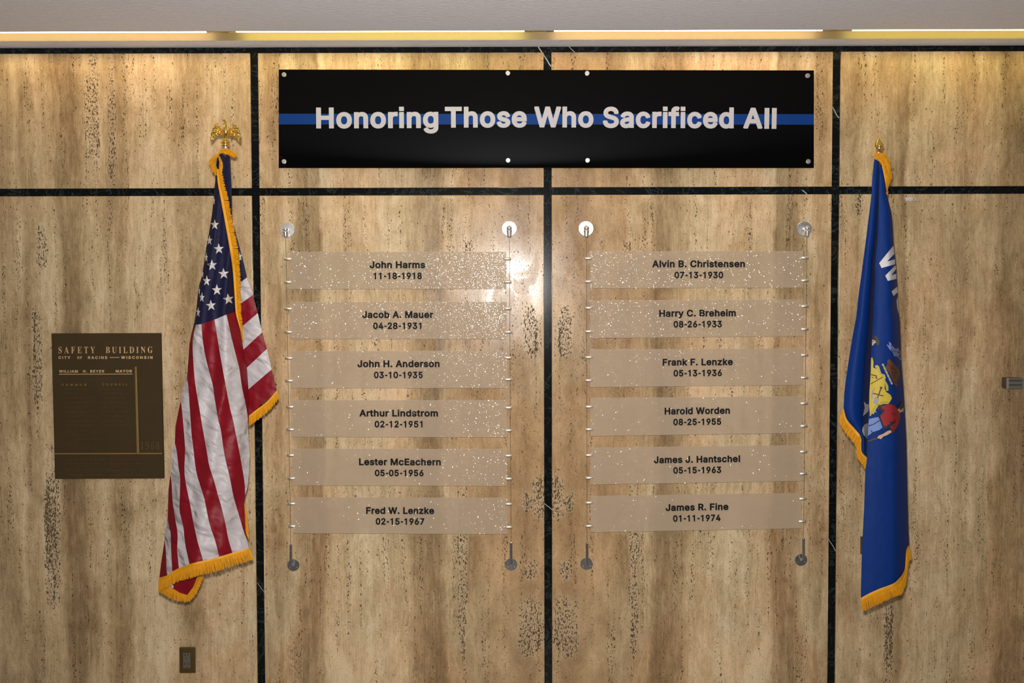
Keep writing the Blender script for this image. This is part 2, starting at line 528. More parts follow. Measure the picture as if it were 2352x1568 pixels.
# fluorescent tubes, one after another inside the slot
ends = [P(-142, 90).x, P(535, 90).x, P(1236, 90).x, P(1893, 90).x, P(2570, 90).x]
warm = (1.0, 0.74, 0.40); yel = (1.0, 0.84, 0.24)
ty = yn + 0.075; tz = ZC + 0.029
tl = ['warm fluorescent tube in the ceiling slot above the bronze plaque',
      'yellow fluorescent tube in the slot above the left half of the black sign',
      'warm fluorescent tube in the slot above the right half of the black sign',
      'yellow fluorescent tube in the slot at the right, above the blue flag']
for i in range(4):
    a, b = ends[i] + 0.03, ends[i + 1] - 0.03
    th = thing('fluorescent_tube', tl[i], 'lamp', (a, ty, tz), 'fluorescent tubes in the ceiling slot')
    c = (warm, yel, warm, yel)[i]
    mt = emitter('tube_glow', c, LAMP_STRENGTH * (1.0, 0.9, 1.0, 0.72)[i])
    Geo().loft([(a + .03, ty, tz), (b - .03, ty, tz)], [0.0127, 0.0127], 16).make('glass_tube', mt, th, smooth=True)
    for q in ((a, a + .03), (b - .03, b)):
        Geo().loft([(q[0], ty, tz), (q[1], ty, tz)], [0.0132, 0.0132], 16).make('end_cap', M['steel'], th)
        Geo().box((q[0] + .008, ty - .01, tz), (q[0] + .022, ty + .01, ZC + SL)).make('lamp_holder', M['socket_white'], th)

# ================================================================== lettering
GLY = json.loads(r'''{"s":{"-":[300,[[40,157,258,157,258,274,40,274]]],".":[218,[[163,4,169,19,172,34,169,64,156,88,133,108,118,115,103,118,73,115,47,100,28,78,19,49,22,19,28,4,37,-8,58,-26,73,-32,88,-35,118,-32,132,-26,145,-17]]],"0":[483,[[227,547,179,541,137,525,100,499,71,466,46,421,30,373,20,316,17,253,20,193,30,136,47,85,70,43,99,10,137,-17,179,-33,227,-38,275,-33,317,-17,353,9,383,43,407,87,423,136,433,193,436,253,433,316,423,373,407,421,383,465,354,499,317,525,275,541],[227,429,245,426,263,417,278,403,290,382,301,355,308,322,313,253,307,184,301,154,290,126,278,106,263,92,245,83,227,81,209,83,191,91,176,106,163,127,152,154,146,184,140,253,145,322,152,355,163,382,176,403,191,418,209,427]]],"1":[483,[[185,-31,311,-31,311,539,207,539,193,509,160,474,105,455,60,452,60,366,185,366]]],"2":[483,[[36,-31,417,-31,420,-28,420,86,417,88,223,89,319,191,367,248,393,290,408,332,411,356,411,386,406,419,397,443,382,470,366,489,348,506,321,524,288,538,249,546,210,546,165,538,129,524,99,504,74,479,54,448,40,410,35,362,41,344,48,337,57,332,129,331,144,336,156,350,160,383,170,404,186,419,210,428,243,427,270,415,281,404,285,395,289,368,282,338,253,296,33,59,33,-28]]],"3":[483,[[40,540,40,421,220,421,220,418,126,310,127,217,220,216,257,208,274,198,287,184,295,166,298,145,297,130,292,115,286,106,274,95,244,83,208,81,178,87,156,100,145,115,136,148,121,161,109,163,34,161,20,151,13,133,19,94,31,61,52,30,79,5,111,-14,154,-30,193,-37,244,-37,286,-29,322,-16,346,-2,367,15,388,38,403,61,413,82,420,109,424,142,422,169,418,193,409,217,398,238,382,259,364,277,343,292,319,305,286,316,402,448,403,538,400,540]]],"4":[483,[[372,-31,374,-28,375,74,441,74,444,77,444,191,441,194,375,194,374,347,372,349,254,350,339,496,342,509,338,524,327,536,315,540,231,540,12,171,9,158,9,77,12,74,249,74,251,71,252,-31],[249,343,251,338,251,197,249,194,162,194]]],"5":[483,[[395,540,71,540,68,538,36,256,37,247,41,236,50,227,59,223,128,215,140,217,164,233,188,242,215,246,239,244,260,235,278,218,290,199,296,175,294,139,281,110,260,91,245,84,230,81,200,83,176,94,158,115,147,148,140,155,131,160,56,161,47,158,37,151,30,136,30,115,37,85,50,55,64,34,80,16,104,-4,128,-18,170,-32,209,-38,248,-36,287,-28,323,-13,355,10,382,40,403,73,412,97,420,133,422,163,420,193,414,223,405,250,392,274,377,295,359,315,338,332,314,346,287,356,260,363,230,365,200,363,173,356,171,358,179,421,395,421,397,424,397,538]]],"6":[483,[[378,540,237,540,234,538,93,329,68,286,51,250,38,208,33,172,36,124,46,85,63,49,87,19,116,-5,150,-24,186,-34,225,-38,267,-34,303,-24,336,-6,366,19,388,46,405,79,417,118,420,169,414,211,397,256,369,293,333,321,297,337,247,346,380,538],[216,80,201,84,188,91,177,100,168,112,158,139,157,175,167,202,186,223,210,233,243,232,255,229,270,220,285,202,295,175,295,139,285,112,269,94,246,82]]],"7":[483,[[85,-29,97,-31,184,-31,420,437,422,449,421,540,31,539,31,422,271,421,274,419,68,11,66,-1,69,-13,75,-22]]],"8":[483,[[225,547,174,541,150,534,123,521,86,493,70,475,57,454,46,427,41,403,39,379,41,355,47,331,56,310,85,268,58,241,37,208,25,172,21,136,25,100,36,66,56,34,80,10,111,-11,147,-26,186,-35,225,-38,267,-35,306,-26,342,-11,372,9,396,34,417,67,428,100,432,136,428,172,415,208,394,241,367,268,396,310,405,331,411,355,413,379,411,403,406,427,398,448,372,486,351,506,330,520,309,531,278,541,252,546],[305,130,302,118,295,106,273,89,246,81,213,81,181,88,162,100,154,109,149,121,146,145,154,169,162,180,174,190,201,201,237,203,267,196,291,179,303,157],[282,403,288,382,286,358,276,340,258,327,231,321,201,324,182,334,168,352,164,373,167,394,177,412,192,422,216,428,243,427,268,418]]],"9":[483,[[75,-31,216,-31,352,167,378,210,401,257,415,302,420,338,417,386,406,425,388,461,366,489,336,514,303,532,267,543,225,547,186,543,150,532,117,514,88,491,64,461,47,428,39,404,35,380,34,326,42,287,61,245,87,213,123,186,156,172,205,164,73,-28],[252,425,276,409,291,383,296,350,292,323,280,299,261,283,234,274,204,277,180,291,164,314,156,347,160,380,174,405,195,422,222,429]]],"A":[510,[[180,540,-13,11,-15,-1,-12,-13,-2,-25,12,-31,105,-31,108,-28,156,110,321,111,372,-28,375,-31,465,-31,477,-28,485,-22,491,-13,494,-4,493,8,298,539],[240,346,279,230,201,230,199,233,237,345]]],"B":[486,[[29,539,29,-28,32,-31,278,-30,332,-20,356,-11,379,2,407,25,428,53,443,89,449,125,446,170,437,202,415,239,385,269,401,285,414,305,423,329,428,356,429,386,424,416,416,440,404,464,381,491,356,511,332,524,296,535,242,540],[156,89,156,197,158,200,254,200,275,197,290,191,302,183,312,173,319,161,324,143,322,122,313,107,299,97,278,91,257,88],[156,317,156,419,158,421,260,420,284,412,299,397,305,377,303,356,294,338,279,326,263,320,245,316]]],"C":[540,[[330,-31,369,-18,396,-4,429,20,452,43,475,76,492,112,503,154,502,172,492,184,477,191,400,190,390,185,383,178,369,142,357,123,345,111,324,97,297,87,267,84,237,87,207,99,186,113,164,139,150,166,140,199,134,238,135,280,142,319,152,349,170,379,195,402,216,414,231,420,267,425,291,423,312,417,330,409,345,398,357,386,366,373,382,331,390,323,399,318,471,317,483,319,494,325,501,334,504,343,503,355,489,404,470,442,444,475,404,508,360,530,309,544,267,547,213,542,165,527,120,501,81,465,50,421,28,373,14,316,10,277,9,235,17,172,34,118,60,70,93,30,132,0,180,-24,231,-36,279,-38]]],"E":[449,[[404,-31,406,-28,406,86,404,88,158,88,156,92,156,194,158,198,383,198,386,200,386,314,383,317,158,317,156,320,156,419,158,421,401,421,403,425,402,539,29,539,29,-28,32,-31]]],"F":[440,[[32,-31,155,-31,156,188,158,190,377,191,377,308,158,309,156,311,156,419,158,421,398,421,400,425,400,536,398,540,29,539,29,-28]]],"H":[547,[[32,-31,155,-31,156,197,158,201,360,200,362,-31,485,-31,488,-28,488,539,361,539,361,323,359,320,158,320,156,323,156,539,29,539,29,-28]]],"I":[206,[[40,-31,166,-31,166,539,40,539]]],"J":[426,[[365,540,245,540,241,538,241,136,236,112,224,94,209,85,185,81,161,85,143,97,135,109,130,127,128,204,5,204,2,202,3,124,9,88,16,67,29,40,44,21,68,-2,98,-20,131,-32,167,-37,203,-37,242,-31,272,-20,302,-1,329,25,348,55,360,88,367,142,367,538]]],"L":[423,[[29,539,29,-28,32,-31,389,-31,392,-28,392,86,389,88,156,89,156,539]]],"M":[658,[[29,539,29,-28,32,-31,152,-31,153,239,155,245,264,-28,266,-31,362,-31,470,242,473,242,473,248,473,-28,476,-31,596,-31,599,-28,599,539,454,539,314,177,174,539]]],"N":[553,[[29,539,29,-28,32,-31,155,-31,156,296,158,303,371,-31,491,-31,494,-28,494,539,368,539,368,203,368,206,365,206,153,539]]],"O":[563,[[267,547,213,542,165,527,120,501,82,466,51,423,28,373,14,316,9,253,13,193,27,136,51,85,81,43,120,8,165,-18,213,-33,267,-38,321,-33,369,-18,414,8,453,43,483,85,506,136,520,193,524,253,519,316,506,373,483,423,453,465,414,501,369,527,321,542],[267,425,294,422,324,412,346,397,366,376,380,352,391,322,396,295,399,253,396,214,391,187,380,157,363,130,345,111,318,95,294,87,267,84,240,87,213,96,192,108,170,130,153,157,145,178,137,214,134,253,135,283,142,319,152,349,168,376,188,397,210,412,240,422]]],"R":[479,[[29,539,29,-28,32,-31,155,-31,156,164,158,167,227,167,230,164,335,-31,431,-31,446,-25,457,-10,459,2,457,11,357,194,388,218,411,245,427,278,437,314,440,353,435,401,423,437,404,469,386,489,359,510,326,526,293,535,236,540],[156,419,158,421,248,420,275,416,292,407,306,392,313,365,313,335,304,311,287,296,263,288,233,286,156,287]]],"S":[477,[[268,544,226,547,175,542,136,531,103,515,73,492,49,465,33,434,23,398,22,359,28,326,45,290,67,264,100,241,142,220,283,177,304,163,314,149,315,134,312,122,301,107,292,99,262,85,220,80,184,86,168,92,154,101,140,119,131,152,124,161,115,166,106,168,34,168,22,164,13,155,7,137,13,98,27,62,46,32,70,8,94,-9,127,-24,166,-35,211,-40,268,-37,310,-27,346,-12,379,9,404,35,424,68,436,104,439,149,432,188,417,221,388,254,361,273,323,293,220,323,178,338,163,347,148,362,146,374,148,388,153,398,163,410,175,417,190,423,226,428,259,423,289,408,302,392,310,362,319,353,328,348,406,347,418,352,427,361,432,377,426,416,415,446,394,477,370,501,340,521,304,536]]],"T":[479,[[163,-31,286,-31,288,-28,288,419,292,421,448,422,448,539,1,539,1,422,160,421,162,419]]],"U":[547,[[32,540,29,537,29,159,33,129,40,102,52,75,65,54,93,21,128,-6,167,-24,212,-35,260,-39,320,-33,365,-18,401,2,433,30,459,63,476,99,484,132,488,174,488,537,485,540,365,540,362,537,362,180,359,153,347,123,326,102,299,88,260,83,221,88,194,100,171,123,158,153,155,180,155,537,152,540]]],"W":[716,[[-9,527,-14,515,-14,500,132,-31,252,-31,254,-28,342,293,345,289,432,-31,552,-31,700,500,700,515,693,530,684,537,672,540,579,539,492,204,404,539,282,539,195,208,192,208,106,539,12,540,0,536]]],"Y":[502,[[174,-31,297,-31,299,-28,300,200,482,494,486,506,485,518,480,527,470,536,456,540,363,539,237,332,108,540,12,540,0,536,-11,524,-15,509,-11,494,171,200,172,-28]]],"a":[419,[[365,-31,368,-28,368,263,361,308,354,326,340,350,317,376,290,394,260,406,221,414,176,414,140,409,105,398,72,380,53,364,38,348,16,311,11,299,10,287,14,275,23,266,92,244,107,244,122,252,139,278,152,289,173,298,200,300,218,297,233,290,242,278,245,260,152,248,104,237,59,218,29,194,16,176,6,155,1,134,-1,110,0,86,5,65,13,44,27,20,47,-1,71,-18,98,-30,128,-37,158,-40,188,-38,218,-31,245,-19,248,-31],[245,146,243,125,235,107,224,94,206,83,182,77,158,77,137,83,128,89,124,95,123,107,125,116,131,123,143,129,173,136]]],"b":[454,[[25,540,22,537,22,-30,142,-31,145,-16,166,-27,190,-35,217,-39,241,-39,283,-32,319,-17,352,7,384,45,403,84,415,126,421,174,418,234,408,279,392,318,370,351,349,372,320,393,292,405,256,413,211,414,181,410,148,395,145,396,145,537,142,540],[220,78,202,80,187,86,173,96,163,108,155,123,149,141,144,189,149,237,163,270,175,283,187,292,202,297,220,299,238,297,253,292,266,282,277,270,291,237,297,189,291,141,277,108,265,95,250,84,238,80]]],"c":[426,[[270,-31,294,-21,318,-8,340,9,358,27,375,51,388,78,394,99,392,114,384,125,375,131,312,147,300,148,291,145,281,138,264,103,255,93,243,85,225,79,210,77,189,79,174,84,159,95,146,111,137,129,131,150,127,177,128,204,131,228,138,249,149,270,168,288,189,297,216,299,237,294,252,286,267,268,281,240,294,232,306,231,378,250,390,264,393,273,392,285,377,321,359,348,333,374,303,393,267,407,231,414,192,415,150,408,112,393,78,369,49,339,23,294,9,249,3,204,4,156,13,111,28,72,50,36,78,7,111,-16,150,-32,192,-39,231,-38]]],"d":[454,[[402,540,282,540,280,537,279,394,249,408,216,414,180,414,141,407,108,394,83,378,55,351,33,318,16,279,6,234,3,174,9,126,21,84,45,39,74,6,105,-16,141,-31,183,-39,207,-39,234,-35,258,-28,282,-15,282,-30,285,-31,403,-30],[210,78,192,79,177,83,165,90,152,102,143,117,133,141,127,180,131,228,137,249,144,264,155,279,168,289,180,295,198,299,216,298,231,295,246,286,258,274,273,246,281,201,277,150,263,111,252,97,240,87,226,81]]],"e":[434,[[135,403,99,386,67,360,40,327,21,289,8,246,3,189,6,141,18,96,36,57,60,24,90,-3,126,-23,168,-35,210,-39,255,-35,294,-25,321,-11,342,3,358,18,374,39,388,63,396,87,394,102,387,113,375,120,314,135,312,138,300,138,283,126,267,99,252,86,228,78,198,78,174,84,156,96,139,117,132,138,399,138,402,141,401,222,396,258,386,294,368,330,347,357,318,382,285,400,249,411,213,415,174,413],[135,252,148,273,164,288,183,296,204,299,225,297,243,290,258,276,270,255,270,252]]],"f":[284,[[53,-31,170,-31,173,-28,173,296,257,296,259,299,259,407,257,410,173,410,174,428,176,437,182,441,200,443,221,438,233,438,245,443,254,452,271,506,274,524,272,533,266,542,248,552,215,560,179,561,146,555,119,546,88,524,65,494,52,458,50,410,-22,410,-25,407,-25,299,-22,296,50,296,50,-28]]],"g":[455,[[402,410,285,410,282,409,282,394,279,394,252,407,225,413,183,415,144,408,108,394,84,379,56,352,34,319,21,292,9,253,4,220,3,175,8,133,16,103,27,76,48,43,67,22,96,1,120,-12,156,-22,183,-26,222,-25,252,-18,279,-5,280,-8,277,-29,267,-47,249,-59,225,-65,189,-65,165,-59,147,-47,121,-17,105,-10,87,-13,33,-44,24,-53,20,-65,21,-77,26,-89,39,-109,54,-126,69,-140,90,-154,123,-169,165,-179,207,-182,258,-178,300,-166,333,-149,360,-126,382,-98,397,-62,403,-23],[210,299,228,296,240,291,254,280,265,265,273,247,278,226,280,178,274,139,266,121,256,109,234,94,219,91,198,90,180,94,165,100,154,109,145,121,130,157,127,202,134,241,143,262,153,277,165,288,177,294,192,298]]],"h":[440,[[22,539,22,-28,25,-31,142,-31,145,-28,145,227,147,251,154,269,169,286,187,295,211,298,232,295,246,287,258,272,264,251,265,-28,268,-31,385,-31,388,-28,388,254,381,302,373,326,362,347,343,371,322,389,300,401,271,410,238,415,202,413,178,408,145,395,145,539]]],"i":[197,[[25,-31,142,-31,145,-28,145,407,142,410,25,410,22,407,22,-28],[20,437,146,437,146,554,20,554]]],"k":[411,[[22,539,22,-28,25,-31,142,-31,145,-28,145,125,151,132,280,-31,373,-31,388,-27,397,-18,402,-7,403,5,398,17,243,215,384,359,391,377,387,395,376,406,364,410,271,410,148,284,145,284,145,281,145,539]]],"l":[194,[[34,-31,160,-31,160,539,34,539]]],"m":[640,[[586,-31,588,-28,588,254,585,290,578,320,568,344,551,368,529,388,511,400,493,407,466,415,445,417,409,415,376,406,352,395,322,372,319,372,301,390,286,400,268,409,241,415,214,417,190,414,166,407,145,397,142,410,25,410,22,407,22,-28,25,-31,142,-31,145,-28,146,254,152,272,163,286,181,296,199,299,217,297,229,291,238,281,242,269,244,-31,364,-31,366,-28,367,257,373,276,385,290,400,297,418,299,436,297,452,290,460,281,464,266,466,-31]]],"n":[440,[[385,-31,388,-28,387,266,383,293,374,323,364,344,351,362,334,379,310,396,289,405,259,413,229,415,202,413,169,405,145,394,142,410,25,410,22,407,22,-28,25,-31,142,-31,145,-28,145,227,147,251,154,269,169,286,187,295,211,298,232,295,246,287,258,272,264,251,265,-28,268,-31]]],"o":[445,[[165,-35,207,-39,249,-35,288,-24,317,-9,348,16,374,48,393,84,406,126,412,174,409,234,398,279,381,316,357,351,327,378,291,399,252,411,207,415,165,411,126,399,99,385,68,360,42,329,22,291,9,249,3,204,4,156,13,111,29,69,58,27,87,-1,126,-23],[207,299,225,297,240,292,255,282,266,270,275,255,282,234,287,210,288,186,282,141,276,123,265,105,254,93,240,84,225,79,207,77,189,79,174,84,161,93,148,108,139,123,133,141,127,186,133,234,140,255,149,270,162,284,174,292,189,297]]],"r":[289,[[25,-31,142,-31,145,-28,145,236,147,254,158,275,178,290,205,295,247,291,259,295,268,304,274,320,274,413,271,415,193,415,171,410,145,399,142,410,25,410,22,407,22,-28]]],"s":[395,[[101,-26,140,-36,182,-39,218,-37,260,-27,290,-13,317,6,338,30,353,57,362,96,360,132,349,165,329,192,308,210,278,226,251,235,161,258,146,265,140,273,142,285,152,293,170,300,188,302,206,300,221,294,233,279,245,256,254,249,263,246,275,247,332,260,347,269,354,282,354,297,346,321,333,345,317,365,299,382,281,393,257,404,221,413,185,415,143,411,113,403,83,388,59,371,38,348,24,321,16,285,18,249,29,216,50,186,71,169,101,153,128,143,218,121,232,114,237,105,233,94,218,83,197,77,176,76,155,79,140,87,130,99,118,126,110,134,101,137,89,138,29,124,14,116,7,105,5,90,13,60,26,35,38,18,59,-2,80,-16]]],"t":[257,[[35,502,34,412,32,410,-25,409,-25,298,-22,296,34,295,34,82,43,40,54,19,71,-2,92,-17,113,-27,140,-33,170,-35,200,-33,224,-27,237,-17,244,1,226,88,224,89,176,81,161,82,158,85,157,295,233,296,235,298,234,409,158,410,157,499,155,502]]],"u":[440,[[22,408,23,114,27,87,34,63,46,36,58,18,73,3,94,-13,121,-26,151,-34,181,-36,208,-34,241,-26,265,-15,268,-31,388,-30,388,408,385,410,268,410,265,408,265,153,263,129,253,107,241,94,223,84,199,81,178,84,163,93,151,108,146,126,145,408,142,410,25,410]]],"v":[419,[[247,-31,400,368,402,383,398,395,388,405,376,410,283,409,196,169,193,169,106,409,16,410,1,406,-7,398,-12,389,-14,377,-12,368,142,-31]]],"y":[419,[[34,-167,58,-173,88,-176,115,-174,139,-169,160,-160,184,-144,200,-128,214,-108,233,-68,401,370,402,379,400,390,388,405,373,410,283,409,196,169,193,169,106,409,13,410,1,406,-10,394,-14,382,-13,370,130,-2,115,-41,103,-56,91,-59,55,-56,43,-61,34,-71,16,-140,20,-155]]],"z":[410,[[368,-31,370,-28,370,83,368,87,191,87,187,89,364,320,364,407,362,410,20,410,17,407,17,293,188,292,192,290,11,56,11,-28,14,-31]]]},"r":{"A":[497,[[212,462,208,461,45,56,29,29,14,19,-4,14,-5,5,124,5,122,14,101,16,84,23,75,32,72,41,73,68,101,135,251,136,257,133,280,74,286,53,286,41,283,32,275,24,260,17,233,14,233,5,437,4,439,8,438,14,425,18,413,26,392,59,221,461],[176,323,181,320,245,164,245,159,242,157,113,157,109,161]]],"B":[503,[[20,450,20,443,50,438,67,425,76,401,79,368,77,59,71,38,62,26,47,18,23,13,20,11,20,5,236,4,278,6,329,18,356,30,379,47,391,59,402,77,411,104,414,134,412,152,405,173,397,188,383,203,365,216,341,228,287,243,283,248,287,251,332,265,350,274,366,287,379,302,390,332,392,353,388,377,381,395,370,410,350,425,326,437,296,445,263,449,218,451],[179,234,224,233,257,225,281,209,296,185,301,167,305,140,304,104,300,80,295,62,286,47,275,35,260,26,233,20,206,21,191,27,182,39,178,65],[182,248,178,254,178,389,182,422,188,431,203,437,227,437,248,433,260,427,269,418,279,404,285,386,289,344,288,320,283,299,271,275,251,259,224,251]]],"D":[556,[[20,450,20,443,50,437,67,425,75,407,78,374,76,53,71,35,65,26,50,18,26,13,24,5,227,4,284,8,335,19,371,35,404,59,431,92,450,131,460,176,464,230,460,278,449,323,429,362,403,392,386,407,347,429,305,442,278,447,221,451],[200,434,221,437,254,434,281,424,304,407,323,383,336,356,347,320,353,278,355,227,353,179,347,137,331,89,314,61,293,40,269,28,239,21,212,20,193,26,183,38,179,59,178,392,180,410,185,422,191,430]]],"E":[502,[[22,451,20,449,22,443,46,439,65,428,73,416,77,398,79,368,79,77,76,47,67,30,49,18,19,13,18,5,398,5,424,138,415,139,413,137,391,95,367,65,340,46,304,32,253,25,217,24,199,27,190,32,184,39,180,50,179,68,179,221,181,225,202,225,226,222,244,216,259,207,270,194,279,176,286,155,290,125,292,122,298,122,300,125,300,338,298,341,292,341,277,290,267,272,256,261,241,251,223,245,205,242,181,243,179,248,179,392,180,410,184,422,190,428,202,433,250,434,295,428,331,416,352,402,365,386,377,362,386,326,391,324,395,326,394,450]]],"F":[464,[[19,5,253,5,253,11,250,13,220,17,199,24,190,32,182,47,178,74,178,224,184,228,220,225,238,219,253,209,265,197,273,182,282,158,289,122,295,122,298,125,298,341,295,343,287,341,281,311,274,291,265,275,253,262,238,252,223,247,181,243,178,248,180,416,184,426,190,430,214,435,277,432,319,421,340,408,355,392,370,365,380,326,388,324,390,326,390,449,388,451,19,450,19,442,49,435,67,422,76,401,79,374,79,86,77,59,72,41,63,29,46,19,22,14,19,11]]],"G":[568,[[432,461,423,461,408,439,399,434,390,432,375,434,324,452,282,460,240,460,195,453,156,439,129,424,96,397,76,373,54,337,39,295,32,247,34,193,43,148,60,106,85,70,117,39,144,22,186,5,231,-4,267,-6,312,-4,357,4,401,16,441,32,442,136,446,160,453,172,459,178,474,183,495,186,495,194,279,193,279,187,282,186,309,183,324,178,333,172,340,163,347,136,347,64,341,40,327,21,303,12,273,9,246,12,219,23,197,40,177,64,161,97,151,133,142,205,144,277,150,325,159,361,171,388,192,417,213,433,240,444,276,447,297,444,315,438,345,421,372,397,401,358,422,313,432,312]]],"I":[321,[[18,450,18,443,45,439,63,432,72,422,77,407,79,77,76,50,67,32,48,21,18,13,17,5,240,4,242,8,240,14,207,21,189,34,181,50,179,77,179,386,181,407,186,422,195,431,213,439,240,443,240,449,237,451]]],"L":[486,[[23,451,20,449,20,443,47,438,65,428,74,413,78,395,79,80,76,50,68,33,50,19,20,13,19,5,398,4,422,149,419,150,412,149,389,101,368,71,347,53,323,39,278,27,224,24,197,28,188,34,182,44,178,83,180,401,185,419,194,431,212,439,245,443,245,450]]],"N":[554,[[23,4,161,4,163,6,161,13,134,18,119,26,111,36,105,54,103,81,103,348,107,354,404,-6,418,-6,419,396,423,414,431,429,449,438,473,443,476,444,476,450,335,450,335,444,338,442,362,438,380,429,388,420,393,405,395,378,395,171,392,165,387,168,155,450,23,451,23,442,43,432,80,387,79,57,74,39,66,27,53,18,23,13]]],"S":[450,[[48,-7,57,-7,66,10,72,14,84,16,159,-4,204,-6,249,1,270,8,297,22,318,38,336,60,350,93,355,132,350,174,344,192,336,206,315,229,288,250,177,305,141,327,129,339,122,351,117,366,116,381,118,399,125,414,147,437,162,444,177,448,195,449,216,446,249,433,280,408,306,372,325,324,333,323,335,327,335,459,333,462,324,462,315,446,300,441,207,461,177,462,150,458,126,450,105,438,85,420,71,402,58,369,54,330,60,291,74,264,96,239,126,216,237,158,260,141,270,129,280,111,283,81,279,63,270,45,258,32,242,21,225,14,207,11,183,12,159,16,126,32,100,57,79,93,59,153,48,154]]],"T":[483,[[97,4,324,5,322,13,295,17,275,26,266,38,261,56,259,83,259,434,265,437,295,435,319,430,340,421,358,408,374,389,384,371,393,344,397,323,403,321,406,323,406,449,403,451,16,450,16,322,26,323,32,356,41,377,55,398,71,413,90,425,112,433,148,437,157,437,160,434,159,62,154,43,145,28,124,17,97,13]]],"U":[552,[[20,451,20,443,47,436,64,427,70,418,75,403,77,379,78,133,87,82,93,67,107,43,128,22,154,7,185,-3,224,-8,269,-8,308,-3,338,8,366,25,386,46,401,73,408,94,415,133,418,181,418,379,421,403,426,418,434,428,447,436,468,442,470,448,467,451,335,451,332,448,335,442,362,437,377,430,388,418,394,400,396,160,394,127,388,97,380,76,364,52,347,37,326,26,302,20,275,18,251,20,233,25,221,30,206,42,189,67,182,88,178,112,177,379,179,406,183,421,194,432,206,437,233,442,236,448,233,451]]],"Y":[486,[[106,4,324,5,322,13,298,17,283,24,275,32,269,44,264,74,264,203,385,402,409,429,435,443,433,451,301,451,299,449,301,442,331,437,346,428,352,416,352,398,335,362,253,226,247,222,158,395,153,410,153,422,160,432,178,440,202,442,202,450,-8,450,-8,442,7,437,19,430,40,405,165,179,165,74,160,44,154,33,145,24,130,17,106,13]]],"1":[435,[[339,5,339,29,336,32,285,32,270,35,258,44,251,62,250,476,246,478,180,478,96,419,75,408,32,392,36,374,45,359,57,351,75,351,90,356,105,368,152,419,156,419,158,416,158,80,156,59,150,44,135,34,72,32,69,29,69,5]]],"9":[435,[[155,481,125,474,98,463,80,450,62,432,47,409,38,388,31,358,28,325,33,277,47,243,56,231,71,216,104,198,143,189,185,192,212,203,233,217,248,233,251,234,254,232,252,184,246,145,238,112,226,82,213,61,197,45,176,35,155,32,131,35,113,43,99,55,84,76,71,102,56,94,49,85,46,70,49,52,57,34,68,22,85,10,101,4,125,-1,152,-3,191,0,230,13,263,34,291,64,313,103,327,145,337,196,341,259,338,316,329,361,314,400,295,430,281,445,263,459,233,473,200,481],[173,444,188,444,204,439,218,429,229,415,244,379,253,319,255,277,246,262,236,250,221,238,206,232,191,229,167,231,155,235,142,244,127,268,118,307,119,367,129,406,137,421,148,433,161,441]]],"6":[435,[[215,-2,245,3,263,8,289,22,309,40,326,64,338,90,347,139,346,184,335,223,319,247,292,271,257,285,233,289,209,290,173,286,146,276,125,265,121,268,127,328,134,361,142,388,149,403,161,422,185,443,203,450,218,451,230,449,242,441,250,430,257,415,266,364,290,366,308,372,323,382,332,394,336,409,334,427,329,442,319,454,305,465,284,474,242,481,197,480,158,471,130,457,99,430,76,400,56,357,43,310,35,250,35,187,42,136,55,94,78,52,104,26,140,7,173,-1],[206,34,191,35,176,40,161,52,149,69,138,91,130,118,123,175,122,224,134,235,152,246,170,254,188,257,215,253,227,246,236,237,245,223,251,208,258,172,258,121,249,76,242,61,230,46,218,38]]],"8":[435,[[238,478,208,481,166,481,139,477,109,469,85,456,66,439,54,421,44,394,40,355,43,336,51,313,65,292,79,277,121,245,123,241,73,210,52,192,40,178,30,160,26,142,24,121,27,97,37,67,58,38,85,18,124,4,157,-2,202,-2,238,2,271,11,298,25,325,49,340,73,348,97,351,127,350,145,344,166,334,187,320,205,303,220,240,259,241,263,271,280,295,297,318,322,326,340,329,358,329,382,325,403,313,430,295,451,266,469],[163,220,200,202,235,179,253,160,263,139,266,106,257,73,238,46,226,37,211,31,178,28,163,31,148,38,136,46,124,60,115,76,110,91,107,130,115,166,135,196],[205,280,178,291,148,313,134,334,127,355,127,388,136,418,152,439,163,446,175,450,202,449,225,439,244,415,253,385,253,349,244,319,229,298]]]}}''')


GM = {}


def glyph_mesh(fam, ch):
    """filled, extruded outline of one letter (cached)"""
    if (fam, ch) not in GM:
        c = bpy.data.curves.new('lettering_curve', 'CURVE')
        c.dimensions = '2D'
        c.fill_mode = 'BOTH'
        c.extrude = 0.5
        for l in GLY[fam][ch][1]:
            n = len(l) // 2
            sp = c.splines.new('POLY')
            sp.points.add(n - 1)
            for i in range(n):
                sp.points[i].co = (l[2 * i] / 1000, l[2 * i + 1] / 1000, 0, 1)
            sp.use_cyclic_u = True
        ob = bpy.data.objects.new('tmp', c)
        COL.objects.link(ob)
        me = bpy.data.meshes.new_from_object(ob)
        bpy.data.objects.remove(ob)
        GM[fam, ch] = ([v.co.copy() for v in me.vertices], [list(p.vertices) for p in me.polygons])
        bpy.data.meshes.remove(me)
    return GM[fam, ch]


def line_mesh(s, fam, track=0):
    x = 0
    V, F = [], []
    for ch in s:
        if ch == ' ':
            x += 215 + track; continue
        v, f = glyph_mesh(fam, ch)
        n = len(V)
        V += [Vector((p.x + x / 1000, p.y, p.z)) for p in v]
        F += [[i + n for i in q] for q in f]
        x += GLY[fam][ch][0] + track
    xs = [v.x for v in V]
    me = bpy.data.meshes.new('lettering')
    me.from_pydata(V, [], F)
    return me, min(xs), max(xs)


CAPH = {}
for fam in ('s', 'r'):
    ys = [v for l in GLY[fam]['I'][1] for v in l[1::2]]
    CAPH[fam] = ((max(ys)) / 1000, min(ys) / 1000)


